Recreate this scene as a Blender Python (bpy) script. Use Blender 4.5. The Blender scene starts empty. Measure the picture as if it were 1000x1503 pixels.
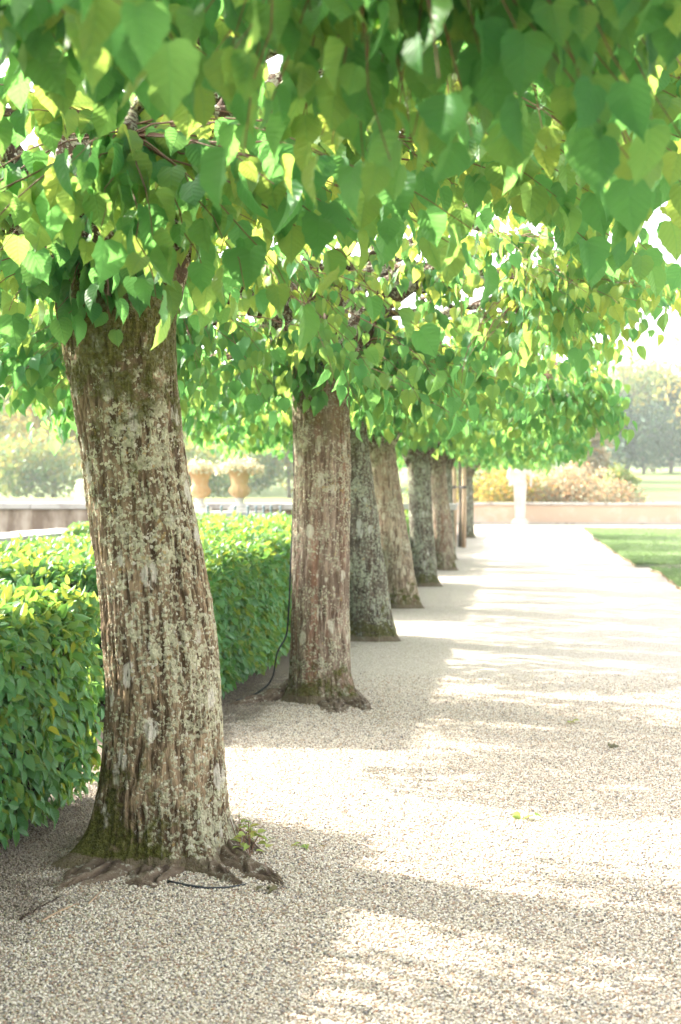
import bpy, bmesh, math, random
import numpy as np
from mathutils import Vector, Matrix
R = math.radians
rng = np.random.default_rng(7)
random.seed(7)
SC = bpy.context.scene
COL = SC.collection

# ------------------------------------------------------------------ camera
YAW, PITCH, CAM_H = R(7.26), R(-1.08), 1.5
cam = bpy.data.cameras.new('camera')
cam.sensor_fit = 'VERTICAL'; cam.sensor_height = 36.0; cam.sensor_width = 24.0
cam.lens = 50.0; cam.clip_start = 0.05; cam.clip_end = 3000
cam.dof.use_dof = True; cam.dof.focus_distance = 6.1; cam.dof.aperture_fstop = 3.6
camo = bpy.data.objects.new('camera', cam); COL.objects.link(camo)
camo.location = (0, 0, CAM_H); camo.rotation_euler = (R(90) + PITCH, 0, YAW)
SC.camera = camo

# ------------------------------------------------------------------ sky, sun, exposure
SUN_EL, SUN_BACK = R(32), R(25)       # sun stands to the left of the row, a little ahead of the camera
to_sun = Vector((-math.cos(SUN_EL)*math.cos(SUN_BACK), math.cos(SUN_EL)*math.sin(SUN_BACK), math.sin(SUN_EL)))
world = bpy.data.worlds.new('World'); SC.world = world; world.use_nodes = True
wn = world.node_tree
for n in list(wn.nodes): wn.nodes.remove(n)
sky = wn.nodes.new('ShaderNodeTexSky'); sky.sky_type = 'NISHITA'; sky.sun_disc = False
sky.sun_elevation = SUN_EL; sky.sun_rotation = math.atan2(to_sun.x, to_sun.y)
sky.dust_density = 3.0; sky.air_density = 0.8; sky.ozone_density = 0.6
bg = wn.nodes.new('ShaderNodeBackground'); bg.inputs['Strength'].default_value = 0.15
wo = wn.nodes.new('ShaderNodeOutputWorld')
milky = wn.nodes.new('ShaderNodeHueSaturation'); milky.inputs['Saturation'].default_value = 0.2      # thin white veil over the whole sky
wn.links.new(sky.outputs[0], milky.inputs['Color']); wn.links.new(milky.outputs[0], bg.inputs[0]); wn.links.new(bg.outputs[0], wo.inputs[0])
sun = bpy.data.lights.new('sun', 'SUN'); sun.energy = 2.8; sun.angle = R(0.55); sun.color = (1.0, 0.92, 0.80)
suno = bpy.data.objects.new('sun', sun); COL.objects.link(suno)
suno.rotation_euler = to_sun.to_track_quat('Z', 'Y').to_euler(); suno.location = (-20, 10, 20)
SC.view_settings.view_transform = 'Standard'; SC.view_settings.look = 'None'
SC.view_settings.gamma = 1.0; SC.view_settings.use_curve_mapping = False
SC.view_settings.exposure = 2.9
SC.cycles.max_bounces = 7; SC.cycles.diffuse_bounces = 4; SC.cycles.glossy_bounces = 2
SC.cycles.transmission_bounces = 6; SC.cycles.transparent_max_bounces = 8; SC.cycles.volume_bounces = 1
SC.cycles.caustics_reflective = False; SC.cycles.caustics_refractive = False
SC.cycles.use_denoising = True
try: SC.cycles.denoiser = 'OPENIMAGEDENOISE'
except Exception: pass
SC.cycles.sample_clamp_indirect = 6.0

# ------------------------------------------------------------------ pixel (1000 x 1503 photograph) <-> place
FPX = 1503*50/36
_fw = np.array([-math.sin(YAW)*math.cos(PITCH), math.cos(YAW)*math.cos(PITCH), math.sin(PITCH)])
_r = np.array([math.cos(YAW), math.sin(YAW), 0.0]); _u = np.cross(_r, _fw)
CAMP = np.array([0, 0, CAM_H])
def ray(x, y): return _fw*FPX + _r*(x-500) - _u*(y-751.5)
def gnd(x, y, z=0.0):                      # where the sight line meets a level plane
    d = ray(x, y); return Vector(CAMP + d*((z-CAM_H)/d[2]))
def at(x, y, Y):                           # where the sight line meets the plane across the row at Y
    d = ray(x, y); return Vector(CAMP + d*(Y/d[1]))
def project(P):                            # N x 3 -> px, py, depth
    v = np.asarray(P) - CAMP
    a, b, c = v @ _r, v @ _u, v @ _fw
    c2 = np.where(np.abs(c) < 1e-6, 1e-6, c)
    return 500 + FPX*a/c2, 751.5 - FPX*b/c2, c

# ------------------------------------------------------------------ noise
def _hash(i, j, k, s):
    h = (i.astype(np.int64)*374761393 + j.astype(np.int64)*668265263 + k.astype(np.int64)*2147483647 + s*1274126177) & 0xffffffff
    h = ((h ^ (h >> 13))*1274126177) & 0xffffffff
    h = ((h ^ (h >> 16))*2246822519) & 0xffffffff
    return ((h ^ (h >> 15)) & 0xffff)/65535.0
def vnoise(P, s=0):
    P = np.asarray(P, float); f = np.floor(P); t = P - f; t = t*t*(3-2*t); f = f.astype(np.int64)
    i, j, k = f[..., 0], f[..., 1], f[..., 2]; x, y, z = t[..., 0], t[..., 1], t[..., 2]
    def c(a, b, d): return _hash(i+a, j+b, k+d, s)
    x00 = c(0,0,0)*(1-x)+c(1,0,0)*x; x10 = c(0,1,0)*(1-x)+c(1,1,0)*x
    x01 = c(0,0,1)*(1-x)+c(1,0,1)*x; x11 = c(0,1,1)*(1-x)+c(1,1,1)*x
    return ((x00*(1-y)+x10*y)*(1-z) + (x01*(1-y)+x11*y)*z)*2-1
def fbm(P, o=4, s=0):
    P = np.asarray(P, float); r = 0; a = 0.5
    for q in range(o): r = r + a*vnoise(P*(2.03**q) + 13.7*q, s+q); a *= 0.5
    return r

# ------------------------------------------------------------------ object helpers
def tag(o, label=None, cat=None, group=None, kind=None):
    if label: o['label'] = label
    if cat: o['category'] = cat
    if group: o['group'] = group
    if kind: o['kind'] = kind
    return o
def empty(name, loc=(0,0,0)):
    o = bpy.data.objects.new(name, None); o.empty_display_size = 0.2; COL.objects.link(o); o.location = loc; return o
def link(name, me, parent=None, mat=None):
    o = bpy.data.objects.new(name, me); COL.objects.link(o)
    if mat is not None and not me.materials: me.materials.append(mat)
    if parent is not None: o.parent = parent
    return o
def mesh_np(name, V, F, smooth=True, uv=None, attrs=None, mat=None):
    """F: (n,3) or (n,4) array"""
    me = bpy.data.meshes.new(name)
    V = np.ascontiguousarray(V, np.float32); F = np.ascontiguousarray(F, np.int32); n, k = F.shape
    me.vertices.add(len(V)); me.vertices.foreach_set('co', V.ravel())
    me.loops.add(n*k); me.loops.foreach_set('vertex_index', F.ravel())
    me.polygons.add(n); me.polygons.foreach_set('loop_start', np.arange(0, n*k, k, dtype=np.int32))
    try: me.polygons.foreach_set('loop_total', np.full(n, k, np.int32))
    except Exception: pass
    me.polygons.foreach_set('use_smooth', np.full(n, bool(smooth)))
    if uv is not None:
        l = me.uv_layers.new(name='UVMap'); l.data.foreach_set('uv', np.ascontiguousarray(uv[F.ravel()], np.float32).ravel())
    for an, av in (attrs or {}).items():
        at_ = me.attributes.new(an, 'FLOAT', 'POINT'); at_.data.foreach_set('value', np.ascontiguousarray(av, np.float32))
    me.update(calc_edges=True); me.validate()
    if mat is not None: me.materials.append(mat)
    return me
class MB:
    """collects boxes, tubes and lathes into one mesh"""
    def __init__(s): s.V = []; s.F = []; s.n = 0
    def add(s, V, F):
        V = np.asarray(V, float); s.V.append(V)
        for f in F: s.F.append([i+s.n for i in f])
        s.n += len(V)
    def box(s, c, d, rz=0.0, bevel=0.0, jit=0.0, taper=1.0):
        cx, cy, cz = c; hx, hy, hz = d[0]/2, d[1]/2, d[2]/2
        bm = bmesh.new(); bmesh.ops.create_cube(bm, size=1)
        for v in bm.verts:
            t = taper if v.co.z > 0 else 1
            v.co = Vector((v.co.x*2*hx*t, v.co.y*2*hy*t, v.co.z*2*hz))
        if bevel > 0: bmesh.ops.bevel(bm, geom=list(bm.edges), offset=bevel, segments=2, affect='EDGES', profile=0.6)
        M = Matrix.Rotation(rz, 4, 'Z'); bm.verts.ensure_lookup_table()
        V = []
        for v in bm.verts:
            p = M @ v.co; V.append((p.x+cx+random.uniform(-jit, jit), p.y+cy+random.uniform(-jit, jit), p.z+cz+random.uniform(-jit, jit)))
        F = [[v.index for v in f.verts] for f in bm.faces]; bm.free(); s.add(V, F)
    def tube(s, pts, rad, n=6, cap=True):
        V, F = tube_np(pts, rad, n, cap); s.add(V, F)
    def lathe(s, prof, c, n=24, gad=None):
        V = []; F = []
        for (r, z) in prof:
            for k in range(n):
                a = 2*math.pi*k/n; rr = r
                if gad: rr = r*(1+gad(z, a))
                V.append((c[0]+rr*math.cos(a), c[1]+rr*math.sin(a), c[2]+z))
        for i in range(len(prof)-1):
            for k in range(n): F.append([i*n+k, i*n+(k+1) % n, (i+1)*n+(k+1) % n, (i+1)*n+k])
        F.append(list(range(n))[::-1]); F.append([(len(prof)-1)*n+k for k in range(n)])
        s.add(V, F)
    def build(s, name, mat, parent=None, smooth=False):
        me = bpy.data.meshes.new(name); me.from_pydata([tuple(v) for v in np.concatenate(s.V)], [], s.F); me.update()
        if smooth: me.polygons.foreach_set('use_smooth', [True]*len(me.polygons))
        me.materials.append(mat); return link(name, me, parent)
def tube_np(pts, rad, n=6, cap=True):
    P = np.asarray(pts, float); m = len(P); rad = np.broadcast_to(np.asarray(rad, float), (m,))
    T = np.gradient(P, axis=0); T /= np.linalg.norm(T, axis=1)[:, None]+1e-9
    ref = np.array([0, 0, 1.0]) if abs(T[0][2]) < 0.9 else np.array([1.0, 0, 0])
    V = []
    for i in range(m):
        a = np.cross(ref, T[i]); a /= np.linalg.norm(a)+1e-9; b = np.cross(T[i], a)
        for k in range(n):
            w = 2*math.pi*k/n; V.append(P[i]+rad[i]*(math.cos(w)*a+math.sin(w)*b))
    F = [[i*n+k, i*n+(k+1) % n, (i+1)*n+(k+1) % n, (i+1)*n+k] for i in range(m-1) for k in range(n)]
    if cap: F += [list(range(n))[::-1], [(m-1)*n+k for k in range(n)]]
    return np.array(V), F
def bez(p0, p1, p2, m):
    t = np.linspace(0, 1, m)[:, None]; p0, p1, p2 = map(np.asarray, (p0, p1, p2))
    return (1-t)**2*p0 + 2*t*(1-t)*p1 + t*t*p2

# ------------------------------------------------------------------ material helpers
class NT:
    def __init__(s, name):
        s.m = bpy.data.materials.new(name); s.m.use_nodes = True; s.t = s.m.node_tree
        for n in list(s.t.nodes): s.t.nodes.remove(n)
        s.out = s.t.nodes.new('ShaderNodeOutputMaterial')
    def n(s, typ, **kw):
        nd = s.t.nodes.new('ShaderNode'+typ)
        for k, v in kw.items(): setattr(nd, k, v)
        return nd
    def l(s, a, b): s.t.links.new(a, b)
    def val(s, sock, v):
        if isinstance(v, (int, float)): sock.default_value = v
        elif isinstance(v, tuple): sock.default_value = v if len(v) == 4 or len(sock.default_value) == 3 else (*v, 1)
        else: s.l(v, sock)
    def math(s, op, a, b=0.0, clamp=False):
        nd = s.n('Math', operation=op, use_clamp=clamp); s.val(nd.inputs[0], a); s.val(nd.inputs[1], b); return nd.outputs[0]
    def mix(s, f, a, b, blend='MIX'):
        nd = s.n('Mix', data_type='RGBA', blend_type=blend); s.val(nd.inputs[0], f); s.val(nd.inputs[6], a); s.val(nd.inputs[7], b); return nd.outputs[2]
    def ramp(s, f, stops, interp='LINEAR'):
        nd = s.n('ValToRGB'); nd.color_ramp.interpolation = interp; e = nd.color_ramp.elements
        while len(e) < len(stops): e.new(0.5)
        for el, (p, c) in zip(e, stops):
            el.position = p; el.color = (c, c, c, 1) if isinstance(c, (int, float)) else (*c, 1)
        s.l(f, nd.inputs[0]); return nd.outputs[0]
    def noise(s, scale, vec=None, detail=4, rough=0.55, dist=0.0):
        nd = s.n('TexNoise'); nd.inputs['Scale'].default_value = scale; nd.inputs['Detail'].default_value = detail
        nd.inputs['Roughness'].default_value = rough; nd.inputs['Distortion'].default_value = dist
        if vec is not None: s.l(vec, nd.inputs['Vector'])
        return nd.outputs[0]
    def vor(s, scale, vec=None, feature='F1', out='Distance', rand=1.0):
        nd = s.n('TexVoronoi', feature=feature); nd.inputs['Scale'].default_value = scale; nd.inputs['Randomness'].default_value = rand
        if vec is not None: s.l(vec, nd.inputs['Vector'])
        return nd.outputs[out]
    def mapping(s, vec, scale=(1,1,1), loc=(0,0,0), rot=(0,0,0)):
        nd = s.n('Mapping'); s.l(vec, nd.inputs[0]); nd.inputs['Scale'].default_value = scale
        nd.inputs['Location'].default_value = loc; nd.inputs['Rotation'].default_value = rot; return nd.outputs[0]
    def pos(s): return s.n('NewGeometry').outputs['Position']
    def obj(s): return s.n('TexCoord').outputs['Object']
    def sep(s, v): nd = s.n('SeparateXYZ'); s.l(v, nd.inputs[0]); return nd.outputs
    def bump(s, h, strength=0.5, dist=0.01):
        nd = s.n('Bump'); nd.inputs['Strength'].default_value = strength; nd.inputs['Distance'].default_value = dist; s.l(h, nd.inputs['Height']); return nd.outputs[0]
    def bsdf(s, col, rough=0.8, spec=0.3, normal=None, done=True):
        b = s.n('BsdfPrincipled'); s.val(b.inputs['Base Color'], col); s.val(b.inputs['Roughness'], rough)
        b.inputs['Specular IOR Level'].default_value = spec
        if normal is not None: s.l(normal, b.inputs['Normal'])
        if done: s.l(b.outputs[0], s.out.inputs[0])
        return b.outputs[0]

def plain(name, col, rough=0.7, var=0.25, scale=8.0, spec=0.3, bump=0.3, bdist=0.01):
    t = NT(name); p = t.obj(); f = t.noise(scale, p, 5)
    c = t.mix(f, tuple(x*(1-var) for x in col), tuple(min(1, x*(1+var)) for x in col))
    t.bsdf(c, rough, spec, t.bump(t.noise(scale*4, p, 5), bump, bdist)); return t.m

def leaf_mat(name, dark, mid, young, trans, tmix=0.45, rough=0.5, veins=True, vfreq=8.0, spec=0.35):
    """leaf: reflecting and light-passing; each leaf its own shade from attribute rnd or from the object"""
    t = NT(name)
    oc = t.sep(t.n('ObjectInfo').outputs['Color'])            # single leaves carry their age in the object colour
    r = t.math('ADD', t.n('Attribute', attribute_name='rnd').outputs['Fac'], t.math('MULTIPLY', oc[0], t.math('SUBTRACT', 1.0, oc[1])))
    c = t.ramp(r, [(0.0, dark), (0.45, mid), (0.8, mid), (1.0, young)])
    tr = t.mix(t.ramp(r, [(0.25, 0.0), (0.85, 1.0)]), trans, (min(1, trans[0]*2.6), min(1, trans[1]*1.2), trans[2]*0.8))
    nrm = None
    if veins:
        uv = t.n('UVMap', uv_map='UVMap').outputs[0]; s = t.sep(uv)
        au = t.math('ABSOLUTE', s[0])
        w = t.math('FRACT', t.math('MULTIPLY', t.math('SUBTRACT', s[1], t.math('MULTIPLY', au, 0.75)), vfreq))
        v1 = t.ramp(t.math('ABSOLUTE', t.math('SUBTRACT', w, 0.5)), [(0.0, 1.0), (0.10, 0.0)])
        v2 = t.ramp(au, [(0.0, 1.0), (0.03, 0.0)])
        vv = t.math('MAXIMUM', t.math('MULTIPLY', v1, 0.45), v2)
        c = t.mix(t.math('MULTIPLY', vv, 0.35), c, tuple(min(1, x*1.6+0.03) for x in mid))
        tr = t.mix(t.math('MULTIPLY', vv, 0.4), tr, tuple(x*0.6 for x in trans))
        nrm = t.bump(t.math('ADD', t.ramp(t.math('ABSOLUTE', t.math('SUBTRACT', w, 0.5)), [(0.0, 0.0), (0.5, 1.0)]), t.math('MULTIPLY', v2, -1.0)), 0.35, 0.003)
    b = t.bsdf(c, rough, spec, nrm, done=False)
    tl = t.n('BsdfTranslucent'); t.l(tr, tl.inputs[0])
    if nrm is not None: t.l(nrm, tl.inputs['Normal'])
    m = t.n('MixShader'); m.inputs[0].default_value = tmix; t.l(b, m.inputs[1]); t.l(tl.outputs[0], m.inputs[2]); t.l(m.outputs[0], t.out.inputs[0])
    return t.m

M = {}
M['lime_leaf'] = leaf_mat('lime_leaf', (0.030,0.125,0.042), (0.050,0.188,0.060), (0.19,0.31,0.06), (0.19,0.45,0.11), 0.52, 0.5, True, 7.0, 0.2)
M['hedge_leaf'] = leaf_mat('hedge_leaf', (0.05,0.17,0.055), (0.08,0.24,0.075), (0.18,0.31,0.06), (0.22,0.45,0.07), 0.36, 0.38, True, 9.0, 0.4)
M['twig'] = plain('twig', (0.17,0.085,0.05), 0.7, 0.3, 20)
M['inner'] = plain('light_block_core', (0.045,0.04,0.02), 0.9, 0.3, 12)  # dark colour of the core that blocks light inside the hedges

def bark_mat(name, dark, mid, lich, pale, red=0.0, moss=1.0, lich_amt=0.5, top_moss=1.0, seed=0.0, mdir=0.0):
    t = NT(name); p = t.obj(); sp = t.sep(p)
    pm = t.mapping(p, loc=(seed, seed*1.7, seed*0.3))
    ps = t.mapping(pm, scale=(1, 1, 0.16))
    ridge = t.n('Attribute', attribute_name='ridge').outputs['Fac']
    fis = t.noise(55, t.mapping(pm, scale=(1, 1, 0.13)), 4, 0.6, 0.4)
    fib = t.noise(130, t.mapping(pm, scale=(1, 1, 0.25)), 3, 0.6)
    f = t.math('ADD', t.math('MULTIPLY', ridge, 0.55), t.math('ADD', t.math('MULTIPLY', t.math('SUBTRACT', fis, 0.5), 1.5), t.math('MULTIPLY', t.math('SUBTRACT', fib, 0.4), 0.7)), True)
    c = t.ramp(f, [(0.08, dark), (0.42, mid), (0.85, tuple(min(1, x*1.6) for x in mid))])
    big = t.noise(3.5, pm, 3)
    c = t.mix(t.ramp(big, [(0.42, 0.0), (0.68, 0.7)]), c, tuple(x*y for x, y in zip(mid, (0.42, 0.40, 0.38))))
    if red > 0:
        rm = t.ramp(t.noise(9, t.mapping(pm, scale=(1, 1, 0.07)), 3), [(0.5, 0.0), (0.66, 1.0)])
        c = t.mix(t.math('MULTIPLY', rm, red), c, t.mix(fib, (0.20,0.085,0.05), (0.36,0.18,0.11)))
    # foliose lichen: small flakes that crowd together into crusts
    l1 = t.noise(12, pm, 6, 0.7, 0.5); l2 = t.noise(4.0, pm, 3, 0.5); l3 = t.noise(90, pm, 4, 0.7)
    wp = t.n('VectorMath', operation='ADD'); t.l(pm, wp.inputs[0]); nv = t.n('TexNoise'); nv.inputs['Scale'].default_value = 60; t.l(pm, nv.inputs['Vector'])
    sc_ = t.n('VectorMath', operation='SCALE'); t.l(nv.outputs['Color'], sc_.inputs[0]); sc_.inputs['Scale'].default_value = 0.016; t.l(sc_.outputs[0], wp.inputs[1]); wv = wp.outputs[0]
    cov = t.math('ADD', t.math('ADD', t.math('MULTIPLY', t.math('SUBTRACT', l1, 0.5), 1.9), t.math('MULTIPLY', t.math('SUBTRACT', l2, 0.5), 1.6)), t.math('ADD', t.math('MULTIPLY', t.math('SUBTRACT', f, 0.5), 0.5), lich_amt))
    if mdir > 0: cov = t.math('ADD', cov, t.math('MULTIPLY', t.math('ADD', sp[0], t.math('SUBTRACT', t.math('MULTIPLY', sp[2], 0.14), 0.15)), 0.95))
    v1 = t.n('TexVoronoi'); v1.inputs['Scale'].default_value = 85; t.l(wv, v1.inputs['Vector']); c1 = t.sep(v1.outputs['Color'])
    m1 = t.math('LESS_THAN', c1[0], cov)
    v2 = t.n('TexVoronoi'); v2.inputs['Scale'].default_value = 36; t.l(wv, v2.inputs['Vector']); c2 = t.sep(v2.outputs['Color'])
    m2 = t.math('LESS_THAN', c2[0], t.math('MULTIPLY', t.math('SUBTRACT', cov, 0.28), 1.0))
    lc1 = t.ramp(c1[1], [(0.0, tuple(x*0.55 for x in lich)), (0.5, lich), (0.8, tuple(min(1, x*1.3) for x in lich)), (1.0, pale)])
    c = t.mix(t.math('MULTIPLY', m1, 0.82), c, lc1)
    lc2 = t.mix(l3, tuple(x*0.8 for x in lich), tuple(min(1, x*1.35) for x in lich))
    c = t.mix(t.math('MULTIPLY', m2, 0.7), c, lc2)
    lmask = t.math('MAXIMUM', m1, m2)
    # smooth pale crust spots
    q = t.math('ADD', t.vor(6.5, t.mapping(pm, scale=(1.25, 1.25, 0.7))), t.math('MULTIPLY', t.math('SUBTRACT', l1, 0.5), 0.55))
    w = t.math('MULTIPLY', t.ramp(q, [(0.19, 1.0), (0.24, 0.0)]), t.ramp(fis, [(0.36, 0.0), (0.46, 1.0)]))
    c = t.mix(t.math('MULTIPLY', w, 0.8), c, t.mix(l3, tuple(x*0.8 for x in pale), pale))
    # ochre specks
    oc = t.ramp(t.math('ADD', t.noise(30, pm, 3), t.math('MULTIPLY', l2, 0.35)), [(0.84, 0.0), (0.88, 1.0)])
    c = t.mix(t.math('MULTIPLY', oc, 0.6), c, (0.36,0.24,0.08))
    # moss at the foot and in the crotch
    mz = t.noise(10, pm, 6, 0.65, 0.6)
    foot = t.ramp(t.math('ADD', t.math('ADD', sp[2], t.math('MULTIPLY', sp[0], mdir)), t.math('MULTIPLY', t.math('SUBTRACT', mz, 0.5), -1.5)), [(0.04, 1.0), (0.24, 0.0)])
    head = t.ramp(t.math('ADD', t.math('MULTIPLY', t.math('SUBTRACT', sp[2], 1.55), 1.3), t.math('MULTIPLY', t.math('SUBTRACT', mz, 0.5), 2.4)), [(0.32, 0.0), (0.55, 1.0)])
    mm = t.math('MAXIMUM', t.math('MULTIPLY', foot, moss), t.math('MULTIPLY', head, top_moss*0.8))
    mcol = t.ramp(t.noise(55, pm, 4, 0.7), [(0.3, (0.035,0.03,0.008)), (0.5, (0.085,0.085,0.018)), (0.72, (0.19,0.19,0.05))])
    c = t.mix(mm, c, mcol)
    # earth splashed on the lowest centimetres
    dz = t.ramp(t.math('ADD', sp[2], t.math('MULTIPLY', mz, -0.10)), [(-0.08, 1.0), (-0.01, 0.0)])
    c = t.mix(t.math('MULTIPLY', dz, t.math('ADD', l3, 0.15)), c, (0.22,0.165,0.12))
    h = t.math('ADD', t.math('ADD', t.math('MULTIPLY', f, 0.9), t.math('MULTIPLY', lmask, t.math('SUBTRACT', 0.75, t.math('MULTIPLY', v1.outputs['Distance'], 0.7)))), t.math('MULTIPLY', mm, t.noise(120, pm, 2)))
    t.bsdf(c, 0.9, 0.15, t.bump(h, 1.0, 0.016)); return t.m
LICH = (0.43,0.415,0.285); PALE = (0.62,0.58,0.49)
BARK = [
    bark_mat('bark_a', (0.05,0.03,0.018), (0.24,0.175,0.12), LICH, PALE, 0.1, 1.0, 0.42, 1.0, 3.1),
    bark_mat('bark_b', (0.05,0.032,0.018), (0.27,0.195,0.12), LICH, PALE, 0.0, 1.0, 0.45, 1.0, 0.0, 0.85),
    bark_mat('bark_c', (0.11,0.07,0.048), (0.31,0.235,0.175), (0.42,0.40,0.28), (0.58,0.54,0.42), 0.6, 0.9, 0.34, 0.5, 7.3),
    bark_mat('bark_d', (0.05,0.04,0.03), (0.17,0.145,0.11), (0.34,0.36,0.26), (0.52,0.52,0.44), 0.1, 0.8, 0.46, 0.4, 12.4),
    bark_mat('bark_e', (0.12,0.08,0.055), (0.38,0.30,0.21), (0.45,0.42,0.30), (0.58,0.52,0.38), 0.25, 1.0, 0.30, 0.5, 21.9),
]
M['limb'] = bark_mat('limb_bark', (0.06,0.04,0.026), (0.27,0.195,0.13), LICH, PALE, 0.1, 0.0, 0.46, 0.0, 5.0)

# gravel
def gravel_mat():
    t = NT('gravel'); p = t.pos(); s = t.sep(p)
    cells = t.n('TexVoronoi', feature='F1'); cells.inputs['Scale'].default_value = 105; t.l(p, cells.inputs['Vector'])
    cs = t.sep(cells.outputs['Color'])
    c = t.ramp(cs[0], [(0.0, (0.16,0.14,0.125)), (0.10, (0.40,0.31,0.22)), (0.22, (0.53,0.45,0.36)), (0.5, (0.65,0.57,0.475)), (0.8, (0.73,0.655,0.56)), (0.95, (0.44,0.42,0.39)), (1.0, (0.33,0.27,0.2))])
    gap = t.ramp(cells.outputs['Distance'], [(0.30, 0.0), (0.58, 1.0)])
    c = t.mix(t.math('MULTIPLY', gap, 0.62), c, (0.17,0.14,0.115))
    wear = t.noise(0.9, p, 4); c = t.mix(t.math('MULTIPLY', wear, 0.25), c, (0.50,0.45,0.38))
    # earth and leaf dust gathered along the hedge foot
    e = t.math('ADD', t.math('MULTIPLY', t.math('ADD', s[0], 1.52), -2.2), t.math('MULTIPLY', t.math('SUBTRACT', t.noise(6, p, 5), 0.5), 2.2))
    em = t.ramp(e, [(0.1, 0.0), (0.75, 1.0)])
    c = t.mix(t.math('MULTIPLY', em, 0.85), c, (0.11,0.08,0.055))
    h = t.math('ADD', t.math('MULTIPLY', cells.outputs['Distance'], -1.0), t.math('MULTIPLY', t.noise(3, p, 4), 2.0))
    t.bsdf(c, 0.85, 0.25, t.bump(h, 0.8, 0.006)); return t.m
def pebble_mat():
    t = NT('pebble'); r = t.n('ObjectInfo').outputs['Random']; p = t.n('ObjectInfo').outputs['Location']; s = t.sep(p)
    c = t.ramp(r, [(0.0, (0.07,0.065,0.06)), (0.08, (0.20,0.19,0.185)), (0.15, (0.40,0.25,0.14)), (0.22, (0.46,0.38,0.27)), (0.36, (0.59,0.50,0.385)), (0.6, (0.70,0.62,0.505)), (0.8, (0.81,0.745,0.645)), (0.88, (0.44,0.41,0.37)), (0.95, (0.33,0.18,0.10)), (1.0, (0.22,0.215,0.22))])
    e = t.math('ADD', t.math('MULTIPLY', t.math('ADD', s[0], 1.52), -2.2), t.math('MULTIPLY', t.math('SUBTRACT', t.noise(6, p, 5), 0.5), 2.2))
    em = t.ramp(e, [(0.1, 0.0), (0.75, 1.0)])
    c = t.mix(t.math('MULTIPLY', em, 0.75), c, (0.14,0.105,0.075))
    f = t.noise(300, t.obj(), 3); c = t.mix(t.math('MULTIPLY', f, 0.25), c, (0.45,0.40,0.33))
    t.bsdf(c, 0.62, 0.35); return t.m
M['gravel'] = gravel_mat(); M['pebble'] = pebble_mat()
def grass_mat(name, a, b, sc=1.0):
    t = NT(name); p = t.pos()
    f = t.noise(0.8*sc, p, 5); g = t.noise(60*sc, t.mapping(p, scale=(1, 0.6, 1)), 4, 0.7)
    c = t.mix(f, a, b); c = t.mix(t.math('MULTIPLY', g, 0.5), c, tuple(x*0.5 for x in a))
    t.bsdf(c, 0.9, 0.2, t.bump(g, 0.8, 0.03)); return t.m
M['lawn'] = grass_mat('lawn', (0.17,0.205,0.11), (0.215,0.25,0.135))
M['field'] = grass_mat('field', (0.13,0.19,0.055), (0.18,0.22,0.07), 0.05)
M['upper_lawn'] = grass_mat('upper_lawn', (0.18,0.21,0.05), (0.24,0.24,0.06), 0.4)
M['soil'] = plain('soil', (0.20,0.145,0.09), 0.95, 0.35, 6, 0.1, 0.8, 0.03)
def blade_mat(name, trans):
    t = NT(name); r = t.n('Attribute', attribute_name='rnd').outputs['Fac']
    c = t.ramp(r, [(0, (0.09,0.14,0.055)), (0.6, (0.14,0.20,0.08)), (1, (0.24,0.26,0.12))])
    b = t.bsdf(c, 0.6, 0.3, None, False); tl = t.n('BsdfTranslucent'); tl.inputs[0].default_value = (*trans, 1)
    m = t.n('MixShader'); m.inputs[0].default_value = 0.35; t.l(b, m.inputs[1]); t.l(tl.outputs[0], m.inputs[2]); t.l(m.outputs[0], t.out.inputs[0]); return t.m
M['blade'] = blade_mat('grass_blade', (0.2,0.32,0.11))
def stone_mat(name, a, b, stain, amt=0.5, sc=2.0, streak=1.0):
    t = NT(name); p = t.pos(); f = t.noise(sc, p, 6, 0.6)
    c = t.mix(f, a, b)
    st = t.noise(sc*1.6, t.mapping(p, scale=(1, 1, 1/(1+2*streak))), 5, 0.65)
    c = t.mix(t.ramp(st, [(0.62-0.25*amt, 0.0), (0.74-0.2*amt, 0.9)]), c, stain)
    g = t.noise(40, p, 4); c = t.mix(t.math('MULTIPLY', g, 0.3), c, tuple(x*0.6 for x in a))
    t.bsdf(c, 0.9, 0.2, t.bump(g, 0.5, 0.01)); return t.m
M['plaster'] = stone_mat('plaster', (0.50,0.355,0.25), (0.56,0.41,0.30), (0.60,0.50,0.41), 0.35, 0.7, 0)
M['coping'] = stone_mat('coping_stone', (0.40,0.37,0.33), (0.50,0.47,0.42), (0.16,0.13,0.11), 0.35, 1.5, 0)
M['statue'] = stone_mat('statue_stone', (0.47,0.425,0.37), (0.54,0.50,0.45), (0.36,0.32,0.26), 0.15, 3, 1)
M['old_stone'] = stone_mat('old_stone', (0.40,0.33,0.26), (0.47,0.40,0.33), (0.13,0.085,0.055), 0.85, 1.3, 1)
M['grey_coping'] = stone_mat('grey_coping', (0.40,0.38,0.36), (0.48,0.46,0.43), (0.25,0.22,0.19), 0.3, 1.0, 0)
M['mossy'] = stone_mat('mossy_stone', (0.22,0.23,0.07), (0.28,0.27,0.11), (0.10,0.11,0.035), 0.45, 1.2, 0.5)
M['urn'] = stone_mat('terracotta', (0.54,0.33,0.16), (0.58,0.39,0.22), (0.58,0.46,0.33), 0.4, 5, 0)
M['urn_pier'] = stone_mat('pier_stone', (0.55,0.52,0.47), (0.62,0.59,0.54), (0.42,0.38,0.33), 0.3, 2, 0)
M['metal'] = plain('blue_grey_metal', (0.20,0.25,0.28), 0.5, 0.15, 10)
M['cable'] = plain('cable', (0.035,0.04,0.045), 0.5, 0.1, 30)
M['stake'] = plain('stake_wood', (0.40,0.28,0.18), 0.8, 0.3, 14)
M['strap'] = plain('strap', (0.06,0.05,0.045), 0.7, 0.2, 20)
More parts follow.
